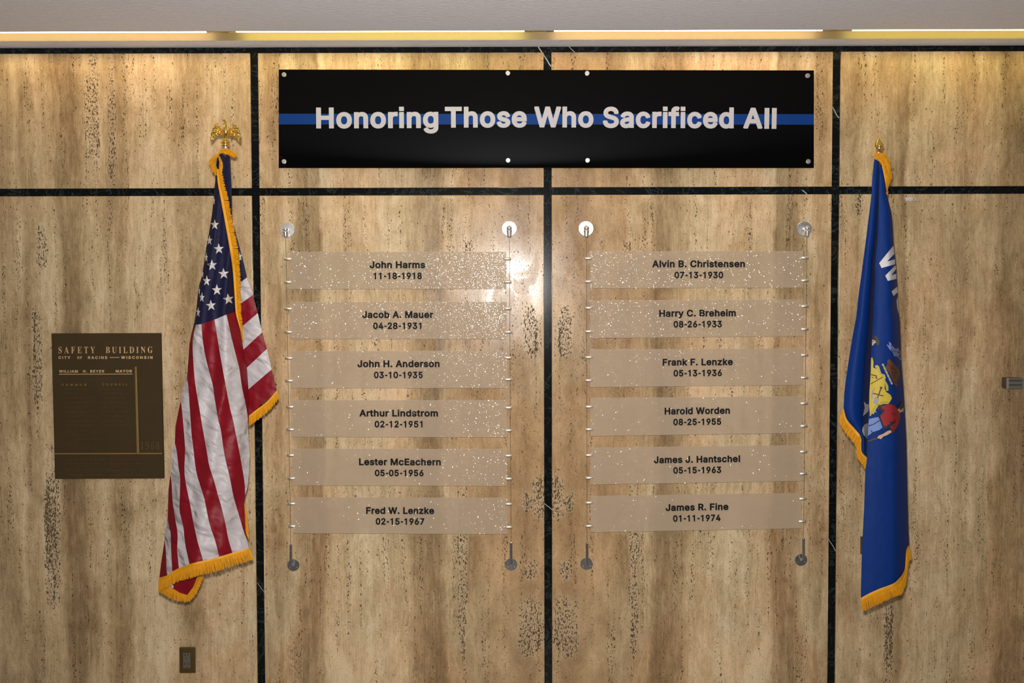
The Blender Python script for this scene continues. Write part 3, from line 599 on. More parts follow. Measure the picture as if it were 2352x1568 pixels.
def text(name, s, x0, x1, b0, b1, cap, y, depth, mat, parent, fam='s', track=0):
    """a line of raised letters fitted between two baseline pixels"""
    me, e0, e1 = line_mesh(s, fam, track)
    A = P(x0, b0, y); B = P(x1, b1, y)
    X = (B - A) / (e1 - e0)
    up = Vector((-X.z, 0, X.x)).normalized()
    ch = cap * mpp(y) / (CAPH[fam][0] - CAPH[fam][1])
    off = OFF[parent]
    for v in me.vertices:
        p = A + X * (v.co.x - e0) + up * ((v.co.y - CAPH[fam][1]) * ch)
        p.y = y - depth * (0.5 + v.co.z)
        v.co = p - off
    bm = bmesh.new(); bm.from_mesh(me)
    bmesh.ops.remove_doubles(bm, verts=bm.verts, dist=1e-6)
    bmesh.ops.recalc_face_normals(bm, faces=bm.faces)
    bm.to_mesh(me); bm.free()
    me.name = name
    me.materials.clear(); me.materials.append(mat)
    o = bpy.data.objects.new(name, me)
    COL.objects.link(o)
    OFF[o] = off
    o.parent = parent
    return o


# ================================================================== the black sign
YS = -0.026
sg = [(640, 159.5), (1869.5, 161.5), (1869.5, 385.5), (640, 385.5)]
sign = thing('memorial_sign', 'long black gloss sign with blue stripe and white words at the top of the wall', 'sign', P(1255, 272, 0))
bevel(Geo().slab(sg, YS, YS + .006).make('sign_panel', M['acrylic_black'], sign), 0.0008, 2)
Geo().slab([(640.3, 261), (1869.2, 262), (1869.2, 286.2), (640.3, 285.6)], YS - .0003, YS - .00005).make('blue_stripe', M['blue_vinyl'], sign, label='medium blue horizontal stripe')
for w, x0, x1, b0, b1 in (('Honoring', 726.5, 1007, 295, 294), ('Those', 1022, 1210, 293.2, 292.7), ('Who', 1227, 1363, 292.6, 293),
                          ('Sacrificed', 1384.5, 1685, 293.4, 294.8), ('All', 1707, 1783, 295.2, 296)):
    text('sign_lettering', w, x0, x1, b0, b1, 47.2, YS - .0005, 0.0015, M['white_vinyl'], sign)
for (x, y) in ((652.5, 171.5), (1166.5, 168), (1348.5, 168.5), (1855, 174), (652.5, 371), (1167, 368.3), (1349.5, 368.3), (1856.5, 371)):
    p = P(x, y, YS - .003)
    r = 5.6 * mpp()
    cap = Geo().loft([(p.x, YS - .00005, p.z), (p.x, YS - .0045, p.z), (p.x, YS - .006, p.z)], [r, r, r * .86], 24).make('screw_cap', M['screw_steel'], sign)
    bevel(cap, .0006, 2)
    Geo().loft([(p.x, -.0002, p.z), (p.x, YS + .0061, p.z)], [r * .8, r * .8], 16).make('standoff', M['steel'], cap)

# ================================================================== name plaques on cables
YP = -0.043
TH = 0.005
rows_l = [
    ((664, 578, 1163, 577.8, 1163, 663, 664, 664), ('John Harms', 849, 976.5, 615.8), ('11-18-1918', 857.5, 969, 641), (594.4, 647.5, 661, 661), (594, 647, 1165, 1166)),
    ((666, 693, 1163.5, 692.6, 1163.5, 778.4, 666, 778.6), ('Jacob A. Mauer', 832, 995, 730.2), ('04-28-1931', 857, 968, 755.6), (708.7, 762, 662, 662), (708, 762, 1166, 1166.6)),
    ((667.4, 806, 1164, 805.4, 1164, 891, 667.4, 891.2), ('John H. Anderson', 821, 1009.7, 843), ('03-10-1935', 859, 971, 868.4), (822, 874, 663, 664), (821, 871, 1166.6, 1167)),
    ((669.6, 918.8, 1164, 918.8, 1164, 1004, 669.6, 1003.5), ('Arthur Lindstrom', 825.5, 1006, 956.4), ('02-12-1951', 860.5, 970.5, 981.4), (934, 986, 666, 666.7), (935.8, 988, 1167.5, 1167.5)),
    ((671, 1030.3, 1164.5, 1031, 1164.5, 1116, 671, 1114.5), ('Lester McEachern', 824.7, 1012.5, 1068.3), ('05-05-1956', 861, 973, 1093.4), (1045, 1098, 667, 669), (1046, 1099, 1167.5, 1167.8)),
    ((673, 1142, 1165, 1143, 1165, 1226.3, 673, 1224.6), ('Fred W. Lenzke', 841, 997, 1180), ('02-15-1967', 863, 974.6, 1204.6), (1156.4, 1208, 669.6, 670.5), (1157, 1210, 1168, 1168.3)),
]
rows_r = [
    ((1355.7, 576.6, 1845, 576.6, 1845, 660.5, 1355.7, 662), ('Alvin B. Christensen', 1498, 1711, 613.7), ('07-13-1930', 1549, 1661, 639), (593, 646, 1351.8, 1352), (591.8, 643.9, 1848.8, 1848.8)),
    ((1355.7, 689.4, 1845, 687.6, 1845, 772, 1355.7, 776.6), ('Harry C. Breheim', 1514, 1690, 726.8), ('08-26-1933', 1547, 1658, 751.8), (706.7, 760.8, 1353, 1353), (702.8, 755.5, 1848.5, 1848.5)),
    ((1355.9, 802, 1844, 800, 1844, 883.8, 1355.9, 889), ('Frank F. Lenzke', 1522, 1683, 839), ('05-13-1936', 1547, 1658, 864), (820, 873, 1353, 1353), (815, 867, 1848, 1847.6)),
    ((1356.5, 913.6, 1843, 910, 1843, 994, 1356.5, 1001.4), ('Harold Worden', 1526.5, 1676.5, 950.9), ('08-25-1955', 1546.5, 1656.5, 976), (933.7, 985.6, 1353.5, 1353.5), (926, 978, 1847, 1846.5)),
    ((1356.5, 1028, 1842, 1022, 1842, 1104.5, 1356.5, 1112.6), ('James J. Hantschel', 1502, 1700, 1062.3), ('05-15-1963', 1546.5, 1656.5, 1086.8), (1045, 1097, 1353.5, 1353.5), (1037, 1087.5, 1845.5, 1845)),
    ((1356.5, 1139, 1841, 1132, 1841, 1213, 1356.5, 1222.5), ('James R. Fine', 1529, 1673, 1172), ('01-11-1974', 1546, 1655, 1197), (1154, 1207.6, 1353.5, 1353.5), (1145, 1197, 1844, 1842.7)),
]
ordn = ['top', 'second from top', 'third from top', 'fourth from top', 'fifth from top', 'bottom']
for side, rows in (('left', rows_l), ('right', rows_r)):
    for i, (q, nm, dt, cl_, cr_) in enumerate(rows):
        quad = [(q[0], q[1]), (q[2], q[3]), (q[4], q[5]), (q[6], q[7])]
        pl = thing('name_plaque', 'frosted glitter name plaque dated %s, %s of the %s column' % (dt[0], ordn[i], side), 'plaque',
                   P((q[0] + q[2]) / 2, q[5], YP), 'glitter name plaques hung on cables')
        Geo().slab(quad, YP, YP + TH).make('acrylic_plate', M['glitter'], pl)
        sl = (q[3] - q[1] + q[5] - q[7]) / 2 / (q[2] - q[0])
        for nmx, (s, x0, x1, b) in (('name_lettering', nm), ('date_lettering', dt)):
            h = sl * (x1 - x0) / 2
            text(nmx, s, x0, x1, b - h, b + h, 15.9 if nmx[0] == 'n' else 15.2, YP - .0002, 0.0006, M['black_vinyl'], pl)
        for (ya, yb, xa, xb), sg_ in ((cl_, 1), (cr_, -1)):
            for (cx, cy) in ((xa, ya), (xb, yb)):
                p = P(cx, cy, YP - .003)
                w = 8.6 * mpp(YP)
                tilt = sl * w
                r = 3.3 * mpp(YP)
                g = Geo().loft([(p.x - w, YP - .001, p.z + tilt), (p.x - w + .001, YP - .001, p.z + tilt), (p.x + w - .001, YP - .001, p.z - tilt), (p.x + w, YP - .001, p.z - tilt)],
                               [r * .8, r, r, r * .8], 16)
                g.make('cable_clip', M['clip'], pl, smooth=True)

# cables: upper anchor, wire, turnbuckle, lower anchor
YW = -0.040
cab = [
    ('left edge of the left plaque column', (660, 528), (655.7, 527), (656.3, 545), (668, 1250), 1297, (673.6, 1297.7)),
    ('right edge of the left plaque column', (1169.8, 524.7), (1169.6, 524), (1169.8, 545), (1173.8, 1245), 1297, (1174, 1296)),
    ('left edge of the right plaque column', (1346, 524.7), (1347, 524), (1346.9, 545), (1348.4, 1246), 1297, (1347.2, 1294.5)),
    ('right edge of the right plaque column', (1847.5, 525), (1854, 524.5), (1853.6, 544), (1845.6, 1235), 1286, (1840.2, 1285.5)),
]
for lb, up, ball, wt, wb, rb, lo in cab:
    c = thing('plaque_cable', 'steel wire with round anchors, ' + lb, 'cable', P(lo[0], lo[1], 0), 'steel cables that carry the name plaques')
    p = P(up[0], up[1], -.004)
    R = 17.2 * mpp()
    plate = Geo().loft([(p.x, -.0002, p.z), (p.x, -.003, p.z), (p.x, -.0045, p.z)], [R, R, R * .95], 48).make('upper_anchor_plate', M['steel'], c)
    for a in (125, 5, 245):
        q = p + Vector((math.cos(math.radians(a)) * R * .76, 0, math.sin(math.radians(a)) * R * .76))
        Geo().loft([(q.x, -.0044, q.z), (q.x, -.006, q.z)], [.0032, .0026], 12).make('screw', M['chrome'], plate)
    b = P(ball[0], ball[1], YW)
    g = Geo()
    g.loft([(p.x, -.0044, p.z), (b.x, YW + .004, b.z)], [.0065, .0055], 16)
    n = 14
    g.loft([b + Vector((0, 0, .0118 * math.cos(math.pi * k / n))) for k in range(n + 1)], [max(.0004, .0118 * math.sin(math.pi * k / n)) for k in range(n + 1)], 20)
    g.make('ball_joint', M['chrome'], c, smooth=True)
    t0 = P(wt[0], wt[1], YW)
    Geo().loft([b + Vector((0, 0, -.006)), b + Vector((0, 0, -.010)), t0 + Vector((0, 0, .004)), t0], [.0105, .0122, .0088, .0070], 20).make('cable_grip', M['chrome'], c)
    w0 = P(wb[0], wb[1], YW)
    Geo().loft([t0 + Vector((0, 0, .002)), w0 - Vector((0, 0, .003))], [.0008, .0008], 6).make('wire', M['wire'], c)
    r0 = P(wb[0], rb, YW)
    L = w0 - r0
    fr = [(0, .0052), (.02, .0056), (.30, .0056), (.31, .0040), (.34, .0040), (.35, .0058), (.72, .0058), (.73, .0044), (.76, .0044), (.77, .0056), (.985, .0056), (1.0, .0048)]
    tb = Geo().loft([w0 - L * (f * 1.0) for f, r in fr], [r for f, r in fr], 18).make('turnbuckle', M['steel_shaded'], c)
    lp = P(lo[0], lo[1], -.004)
    R2 = 14 * mpp()
    low = Geo().loft([(lp.x, -.0002, lp.z), (lp.x, -.003, lp.z), (lp.x, -.0045, lp.z)], [R2, R2, R2 * .94], 40).make('lower_anchor_plate', M['steel_shaded'], c)
    for a in (215, -30):
        q = lp + Vector((math.cos(math.radians(a)) * R2 * .66, 0, math.sin(math.radians(a)) * R2 * .66))
        Geo().loft([(q.x, -.0044, q.z), (q.x, -.006, q.z)], [.003, .0024], 12).make('screw', M['chrome'], low)
    Geo().loft([(lp.x, -.0044, lp.z), (r0.x, YW + .005, r0.z + .006)], [.0055, .005], 14).make('pivot_pin', M['chrome'], c)

# ================================================================== bronze plaque
def c7(x, y): return (100 + x / 4.237, 750 + y / 4.237)


YB = -0.016
bp = thing('bronze_plaque', 'dark bronze dedication plaque with raised lettering left of the striped flag', 'plaque', P(247, 1099, 0))
bevel(Geo().slab([(117.7, 765.5), (368.6, 764.8), (375.8, 1098.6), (126, 1099.6)], YB, -.0003).make('bronze_panel', M['bronze'], bp), .0015, 2)


def bt(s, x0, x1, base, cap, mat='bronze_text', fam='s', depth=.002, track=0, tilt=0.0):
    a = c7(x0, base); b = c7(x1, base - tilt)
    return text('raised_lettering', s, a[0], b[0], a[1], b[1], cap / 4.237, YB, depth, M[mat], bp, fam, track)


bt('SAFETY', 148, 503, 259, 63, fam='r', track=150, tilt=1)
bt('BUILDING', 608, 1062, 257, 60, fam='r', track=120, tilt=2)
bt('CITY', 147, 262, 314, 27, track=160)
bt('OF', 330, 376, 314, 27, track=160)
bt('RACINE', 434, 622, 314, 27, track=160)
bt('WISCONSIN', 757, 1062, 313, 27, track=160)
bt('WILLIAM', 153, 335, 447, 26, track=90)
bt('H.', 386, 425, 447, 26, track=90)
bt('BEYER', 456, 592, 447, 26, track=90)
bt('MAYOR', 705, 862, 445, 26, track=90)
bt('COMMON', 180, 418, 576, 22, 'bronze_bar', track=500)
bt('COUNCIL', 573, 815, 573, 22, 'bronze_bar', track=500)


def rule(name, pts, mat, d=.002):
    return Geo().slab([c7(*p) for p in pts], YB - d, YB + .0005).make(name, M[mat], bp)


rule('raised_rule', [(643, 297), (738, 296), (738, 302), (643, 303)], 'bronze_text')
rule('raised_rule', [(150, 460), (865, 457), (865, 463), (150, 466)], 'bronze_text')
bevel(rule('vertical_bar', [(885, 388), (905, 388), (930, 1228), (905, 1228)], 'bronze_bar', .005), .0015, 2)
bevel(rule('horizontal_bar', [(103, 1229), (1151, 1226), (1152, 1242), (104, 1245)], 'bronze_bar', .004), .0015, 2)
bt('1968', 945, 1130, 1195, 72, 'bronze_dim', 'r', .0015, 60)
# the small worn lines below cannot be read even close up: short unlettered ridges
random.seed(21)
rowsx = [(608, 200, 430, 548, 806), (650, 205, 428, 550, 814), (693, 208, 522, 555, 810), (738, 207, 450, 556, 816), (781, 207, 480, 556, 818), (828, 207, 465, 556, 845),
         (870, 207, 485, 558, 815), (915, 210, 500, 560, 780), (960, 212, 490, 560, 850), (1060, 215, 385, 0, 0), (1093, 270, 595, 0, 0), (1150, 220, 480, 0, 0), (1182, 265, 550, 0, 0),
         (1293, 210, 590, 625, 1000), (1330, 215, 560, 600, 1010), (1397, 215, 560, 610, 980), (1440, 215, 600, 650, 1000)]
g = Geo()
for y, a0, a1, b0, b1 in rowsx:
    for (xa, xb) in ((a0, a1), (b0, b1)):
        x = xa
        while x < xb - 8:
            if random.random() < .17: x += 16; continue
            w = random.choice((7, 9, 10))
            h = 7 + random.random() * 2
            g.slab([c7(x, y - h), c7(x + w * .45, y - h), c7(x + w * .45, y + h), c7(x, y + h)], YB - .0012, YB + .0003)
            if random.random() < .7:
                o = random.choice((-1, 0, 1)) * (h - 2)
                g.slab([c7(x, y + o - 2), c7(x + w, y + o - 2), c7(x + w, y + o + 2), c7(x, y + o + 2)], YB - .0012, YB + .0003)
            x += w + 5.5
tag(g.make('worn_small_lettering', M['bronze_dim'], bp), kind='stuff')

# ================================================================== wall outlet low at the left
ot = thing('wall_outlet', 'brown metal duplex outlet plate low on the wall below the striped flag', 'outlet', P(430, 1546, 0))
pl = bevel(Geo().slab([(411.3, 1486), (448.5, 1486), (449, 1545.5), (411.8, 1546)], -.007, -.0003).make('cover_plate', M['plate_brown'], ot), .0035, 2)
ins = bevel(Geo().slab([(420.2, 1499), (437.2, 1499), (437.4, 1534), (420.4, 1534)], -.0095, -.006).make('socket_face', M['outlet_grey'], ot), .001, 2)
for (x, y) in ((425, 1504), (432, 1504), (425.3, 1524.5), (432.2, 1524.5)):
    Geo().slab([(x - .8, y - 3), (x + .8, y - 3), (x + .8, y + 2.6), (x - .8, y + 2.6)], -.0098, -.0090).make('slot', M['dark'], ins)
for (x, y) in ((428.5, 1511.2), (428.6, 1531.5)):
    q = P(x, y, -.0095)
    Geo().loft([(q.x, -.0098, q.z), (q.x, -.009, q.z)], [.0024, .0024], 12).make('earth_hole', M['dark'], ins)
for y in (1489.8, 1541.5):
    q = P(429.5, y, -.007)
    Geo().loft([(q.x, -.0068, q.z), (q.x, -.0085, q.z)], [.0035, .0028], 14).make('screw', M['plate_brown'], ot)

# plate mostly behind the blue flag
wp = thing('wall_plate', 'dark brown wall plate mostly hidden behind the lower part of the blue flag', 'wall plate', P(2000, 1273, 0))
bevel(Geo().slab([(1976.6, 1232), (2034, 1232), (2034, 1273), (1976.6, 1273)], -.007, -.0003).make('cover_plate', M['plate_brown'], wp), .003, 2)
for x in (1985, 2026):
    q = P(x, 1252, -.007)
    Geo().loft([(q.x, -.0068, q.z), (q.x, -.0085, q.z)], [.0035, .0028], 14).make('screw', M['plate_brown'], wp)

# grey slotted fitting at the right edge
fx = thing('wall_fitting', 'small grey metal box with two dark slots on the wall at the far right', 'wall fitting', P(2315, 893, 0))
f = [P(x, y, -.05) for x, y in ((2313, 868), (2350.5, 868), (2350.5, 892.5), (2313, 892.5))]
body = Geo().box((f[3].x, -.046, f[3].z), (f[1].x, -.0003, f[0].z)).make('box_body', M['box_side'], fx)
bevel(body, .002, 2)
fh = f[0].z - f[3].z
zs = [f[0].z, f[0].z - fh * .17, f[0].z - fh * .34, f[0].z - fh * .57, f[0].z - fh * .74, f[3].z]
for k in (0, 2, 4):
    Geo().box((f[0].x + .0075, -.050, zs[k + 1]), (f[1].x - .0055, -.0461, zs[k])).make('face_rail', M['box_metal'], fx)
Geo().box((f[0].x, -.0505, f[3].z), (f[0].x + .0075, -.0461, f[0].z)).make('face_stile', M['steel'], fx)
Geo().box((f[1].x - .0055, -.050, f[3].z), (f[1].x, -.0461, f[0].z)).make('face_stile', M['box_metal'], fx)
for k in (1, 3):
    Geo().box((f[0].x + .0075, -.0475, zs[k + 1]), (f[1].x - .0055, -.0462, zs[k])).make('slot_inset', M['box_side'], fx)

# clear adhesive hook just under the strip, right of the blue flag
hk = thing('adhesive_hook', 'tiny clear plastic adhesive hook under the black strip right of the blue flag', 'hook', P(2092, 462, 0))
Geo().slab([(2080, 452.5), (2087, 453), (2087, 461), (2080, 461)], -.004, -.0003).make('hook_tab', M['clear'], hk)
Geo().slab([(2087, 452.6), (2095, 452.6), (2095, 461), (2087, 461)], -.002, -.0003).make('hook_base', M['clear'], hk)
Geo().slab([(2086.5, 454), (2092, 454), (2092, 456), (2086.5, 456)], -.003, -.0019).make('adhesive_strip', M['clear_yellow'], hk)
q = P(2099.5, 457, -.004)
ring = Geo()
ring.loft([q + Vector((math.cos(a) * .0068, 0, math.sin(a) * .0068)) for a in [i * math.pi / 8 for i in range(17)]], [.0018] * 17, 8, cap=False)
ring.make('hook_loop', M['clear'], hk, smooth=True)

# ================================================================== flags
def dens(pts, step=5.0):
    out = []
    for a, b in zip(pts[:-1], pts[1:]):
        n = max(1, int(math.ceil(math.hypot(b[0] - a[0], b[1] - a[1]) / step)))
        for k in range(n):
            out.append((a[0] + (b[0] - a[0]) * k / n, a[1] + (b[1] - a[1]) * k / n))
    out.append(pts[-1])
    return out


def smooth_line(pts, k=4):
    """Catmull-Rom through the points"""
    if len(pts) < 3: return list(pts)
    q = [pts[0]] + list(pts) + [pts[-1]]
    out = []
    for i in range(1, len(q) - 2):
        p0, p1, p2, p3 = [Vector((a[0], a[1])) for a in q[i - 1:i + 3]]
        for j in range(k):
            t = j / k
            v = 0.5 * ((2 * p1) + (p2 - p0) * t + (2 * p0 - 5 * p1 + 4 * p2 - p3) * t * t + (3 * p1 - p0 - 3 * p2 + p3) * t ** 3)
            out.append((v.x, v.y))
    out.append(tuple(pts[-1]))
    return out


def at_y(line, y):
    if y <= line[0][1]: return line[0][0]
    for a, b in zip(line[:-1], line[1:]):
        if a[1] <= y <= b[1] and b[1] > a[1]:
            return a[0] + (b[0] - a[0]) * (y - a[1]) / (b[1] - a[1])
    return line[-1][0]


def cdt(poly, step):
    """triangulate a pixel polygon with inner points"""
    pts = [Vector(p) for p in poly]
    cl = [pts[0]]
    for p in pts[1:]:
        if (p - cl[-1]).length > 0.05: cl.append(p)
    if (cl[0] - cl[-1]).length < 0.05: cl.pop()
    n = len(cl)
    xs = [p.x for p in cl]; ys = [p.y for p in cl]
    ins = []
    y = min(ys) + step * .5
    row = 0
    while y < max(ys):
        cr = []
        for i in range(n):
            a, b = cl[i], cl[(i + 1) % n]
            if (a.y <= y < b.y) or (b.y <= y < a.y):
                cr.append(a.x + (b.x - a.x) * (y - a.y) / (b.y - a.y))
        cr.sort()
        for a, b in zip(cr[::2], cr[1::2]):
            m = int((b - a) / step)
            for k in range(1, m + 1):
                ins.append(Vector((a + (b - a) * k / (m + 1), y)))
        y += step * .9
        row += 1
    r = delaunay_2d_cdt(cl + ins, [], [list(range(n))], 1, 1e-4)
    return [(v.x, v.y) for v in r[0]], [list(f) for f in r[2]]


def patch(name, poly, depth, mat, parent, step=6.0, dy=0.0, dens_step=5.0, smooth=True, label=None, thick=0.0):
    v, f = cdt(dens(list(poly) + [poly[0]], dens_step)[:-1], step)
    W = [P(x, y, depth(x, y) + dy) for x, y in v]
    if thick:
        n = len(W)
        W2 = [w + Vector((0, thick, 0)) for w in W]
        cnt = {}
        for fc in f:
            for a, b in zip(fc, fc[1:] + fc[:1]):
                cnt[(a, b)] = cnt.get((a, b), 0) + 1
        rim = [(a, b) for (a, b) in cnt if (b, a) not in cnt]
        f = f + [[i + n for i in fc[::-1]] for fc in f] + [[b, a, a + n, b + n] for a, b in rim]
        W = W + W2
    o = mesh(name, W, f, mat, parent, smooth=smooth, label=label)
    return o


def fringe(parent, edge, tips, depth, dy=-0.003, rate=1.15, jit=1.6, head=0.16, rad=0.75, label=None, wild=0.0, header=True):
    """bullion fringe: a woven heading and many hanging cords"""
    e = smooth_line(edge, 6); t = smooth_line(tips, 6)

    def arc(line):
        L = [0]
        for a, b in zip(line[:-1], line[1:]): L.append(L[-1] + math.hypot(b[0] - a[0], b[1] - a[1]))
        return L

    def samp(line, L, u):
        s = u * L[-1]
        for i in range(len(L) - 1):
            if s <= L[i + 1] or i == len(L) - 2:
                k = (s - L[i]) / max(1e-6, L[i + 1] - L[i])
                return (line[i][0] + (line[i + 1][0] - line[i][0]) * k, line[i][1] + (line[i + 1][1] - line[i][1]) * k)
    Le, Lt = arc(e), arc(t)
    N = int(max(Le[-1], Lt[-1]) * rate)
    g = Geo()
    for i in range(N):
        u = (i + random.random() * .8) / N
        a = samp(e, Le, min(1, u)); b = samp(t, Lt, min(1, max(0, u + random.uniform(-.004, .004) * (1 + 4 * wild))))
        ln = 1 + random.uniform(-.10, .06) * (1 + wild)
        b = (a[0] + (b[0] - a[0]) * ln + random.uniform(-jit, jit), a[1] + (b[1] - a[1]) * ln + random.uniform(-.6, .6) * (1 + wild * 3))
        mid = ((a[0] + b[0]) / 2 + random.uniform(-.8, .8) * (1 + wild * 2), (a[1] + b[1]) / 2 + random.uniform(-.5, .5))
        d0 = depth(*a) + dy
        zz = random.uniform(-.004, .002) * (1 + wild)
        A = P(a[0], a[1], d0); Mi = P(mid[0], mid[1], d0 + zz - .002); B = P(b[0], b[1], d0 + zz)
        r = rad * mpp(d0)
        g.loft([A, Mi, B], [r, r * 1.05, r * .75], 4, cap=True)
    fr = g.make('fringe', M['fringe'], parent, label=label, kind='stuff')
    if header:
        n = 40
        q = Geo()
        for i in range(n + 1):
            u = i / n
            a = samp(e, Le, u); b = samp(t, Lt, u)
            dx, dy2 = (b[0] - a[0]) * head, (b[1] - a[1]) * head
            d0 = depth(*a) + dy - .0035
            for k, s in ((0, -.25), (1, .4), (2, 1.0)):
                w = P(a[0] + dx * s, a[1] + dy2 * s, d0 - (.0015 if k == 1 else 0))
                q.v.append(w)
        for i in range(n):
            for k in range(2):
                q.f.append([i * 3 + k, i * 3 + k + 1, (i + 1) * 3 + k + 1, (i + 1) * 3 + k])
        q.make('fringe_heading', M['fringe_head'], fr, smooth=True)
    return fr


def c1(x, y): return (340 + x / 3.1353, 260 + y / 3.1353)
def c2(x, y): return (340 + x / 3.4087, 700 + y / 3.4087)
def c3(x, y): return (340 + x / 5.2265, 1100 + y / 5.2265)
def c4(x, y): return (1900 + x / 3.646, 290 + y / 3.646)
def c5(x, y): return (1900 + x / 4.1257, 700 + y / 4.1257)
def c6(x, y): return (1900 + x / 4.1257, 1040 + y / 4.1257)


# ---------------------------------------------------------------- striped flag
YU = -0.42
hem = [c3(*p) for p in ((135, 1188), (230, 1162), (292, 1122), (400, 1062), (502, 1038), (660, 987), (855, 938), (1015, 892), (1210, 832))]
outL_can = [(499, 372), (496, 397), (491, 451), (487, 490), (480, 534), (474, 566), (468, 608), (463, 636), (456, 662), (452, 700), (447, 738), (440, 764)]
outL = [(440, 764), c2(325, 300), c2(315, 450), c2(305, 560), c2(275, 650), c2(258, 750), c2(245, 800), c2(215, 950), c2(210, 1080), c2(190, 1150), c2(175, 1325), c2(160, 1450),
        c3(240, 313), c3(235, 480), c3(205, 620), c3(200, 720), c3(155, 1020), c3(135, 1188)]
header_line = [(520, 348), (506, 362), (498, 382), (498, 400), (507, 451), (519, 515), (528, 566), (535, 614), (539, 668), (542, 716)]
outR = [(528, 352), (532, 432), (535, 496), (539, 525), (545, 560), (541, 614), (541, 668), (542, 716), c2(725, 200), c2(740, 300), c2(750, 370), c2(775, 500), c2(785, 640), c2(790, 750), c2(785, 850), c2(785, 1000), c2(797, 1180), c2(790, 1330),
        c2(780, 1420), c3(1152, 290), c3(1160, 420), c3(1170, 610), c3(1190, 720), c3(1210, 832)]
LL = outL_can + outL[1:]


def depU(x, y):
    l = at_y(LL, y); r = at_y(outR, y)
    t = (x - l) / max(4.0, r - l)
    t = min(1.05, max(-.05, t))
    k = min(1.0, max(0.0, (y - 350) / 500.0))
    b = 0.075 * abs(2 * t - 1) ** 3.2 - 0.02
    folds = (0.4 + 0.6 * k) * (0.011 * math.sin(t * 9.5 + y * .0045 + 1.0) + 0.006 * math.sin(t * 21 + y * .012))
    wr = 0.006 * k * noise.noise(Vector((x * .022, y * .022, 3.0))) + 0.0022 * k * noise.noise(Vector((x * .045, y * .06 + x * .02, 9.0)))
    return YU + b * (0.35 + 0.65 * k) + folds + wr - 0.05 * min(1, (y - 350) / 1000)


flag = thing('national_flag', 'striped red and white flag with white stars on navy, gold fringed, left of the sign', 'flag', P(500, 1330, YU))

# canton
can_bot = [(440, 764), (450, 745), (462, 744), (493, 734), (520, 722), (542, 716)]
patch('canton', smooth_line(outL_can, 3) + can_bot[1:] + header_line[::-1], depU, M['navy'], flag, step=5, label='navy blue cloth')
# stripe boundaries, left to right (photo pixels)
bA = [c2(375, 155), c2(350, 280), c2(355, 450), c2(370, 620), c2(400, 800), c2(430, 980), c2(460, 1150), c2(480, 1260), c2(515, 1370), c2(545, 1480), c3(885, 350), c3(930, 540), c3(965, 720), c3(1015, 892)]
bB = [c2(418, 150), c2(430, 290), c2(460, 450), c2(505, 620), c2(520, 720), c2(550, 900), c2(570, 980), c2(600, 1180), c2(640, 1350), c2(665, 1480), c3(1060, 330), c3(1100, 460), c3(1140, 600), c3(1190, 740), c3(1210, 832)]
bC = [c2(520, 115), c2(545, 270), c2(575, 450), c2(610, 640), c2(640, 800), c2(665, 900), c2(685, 1000), c2(715, 1150), c2(735, 1260), c2(757, 1400), c2(760, 1490)]
bD = [c2(615, 75), c2(650, 240), c2(690, 400), c2(715, 500), c2(735, 640), c2(765, 780), c2(780, 880), c2(785, 1000)]
edR = [c2(785, 1000), c2(797, 1180), c2(790, 1330), c2(780, 1420), c2(760, 1490)]
edR2 = [c2(760, 1490), c3(1152, 290), c3(1160, 420), c3(1170, 610), c3(1190, 720), c3(1210, 832)]
bE = [c2(312, 470), c2(310, 560), c2(318, 680), c2(330, 850), c2(340, 1000), c2(352, 1100), c2(375, 1290), c2(404, 1400), c3(660, 180), c3(690, 300), c3(715, 430), c3(745, 560), c3(790, 690), c3(820, 790), c3(855, 938)]
bF = [c2(258, 750), c2(268, 850), c2(280, 980), c2(290, 1130), c2(285, 1260), c2(287, 1330), c2(300, 1420), c3(480, 180), c3(510, 330), c3(540, 500), c3(570, 640), c3(600, 770), c3(640, 900), c3(660, 987)]
bG = [c2(210, 1080), c2(225, 1150), c2(240, 1280), c2(252, 1360), c3(382, 180), c3(378, 360), c3(400, 480), c3(425, 580), c3(435, 690), c3(450, 800), c3(475, 920), c3(502, 1038)]
bH = [c2(175, 1325), c2(185, 1400), c2(190, 1500), c3(300, 300), c3(330, 500), c3(350, 610), c3(355, 700), c3(350, 850), c3(360, 960), c3(400, 1062)]
bH[-1] = c3(370, 1078)
hem[3] = c3(370, 1078)
bI = [c3(235, 480), c3(250, 560), c3(270, 640), c3(275, 780), c3(280, 900), c3(292, 1122)]
bJ = [c3(200, 720), c3(210, 820), c3(218, 950), c3(222, 1060), c3(230, 1162)]


def seg(line, ya, yb):
    return [p for p in line if ya - 1e-3 <= p[1] <= yb + 1e-3]


def S(l): return smooth_line(l, 4)


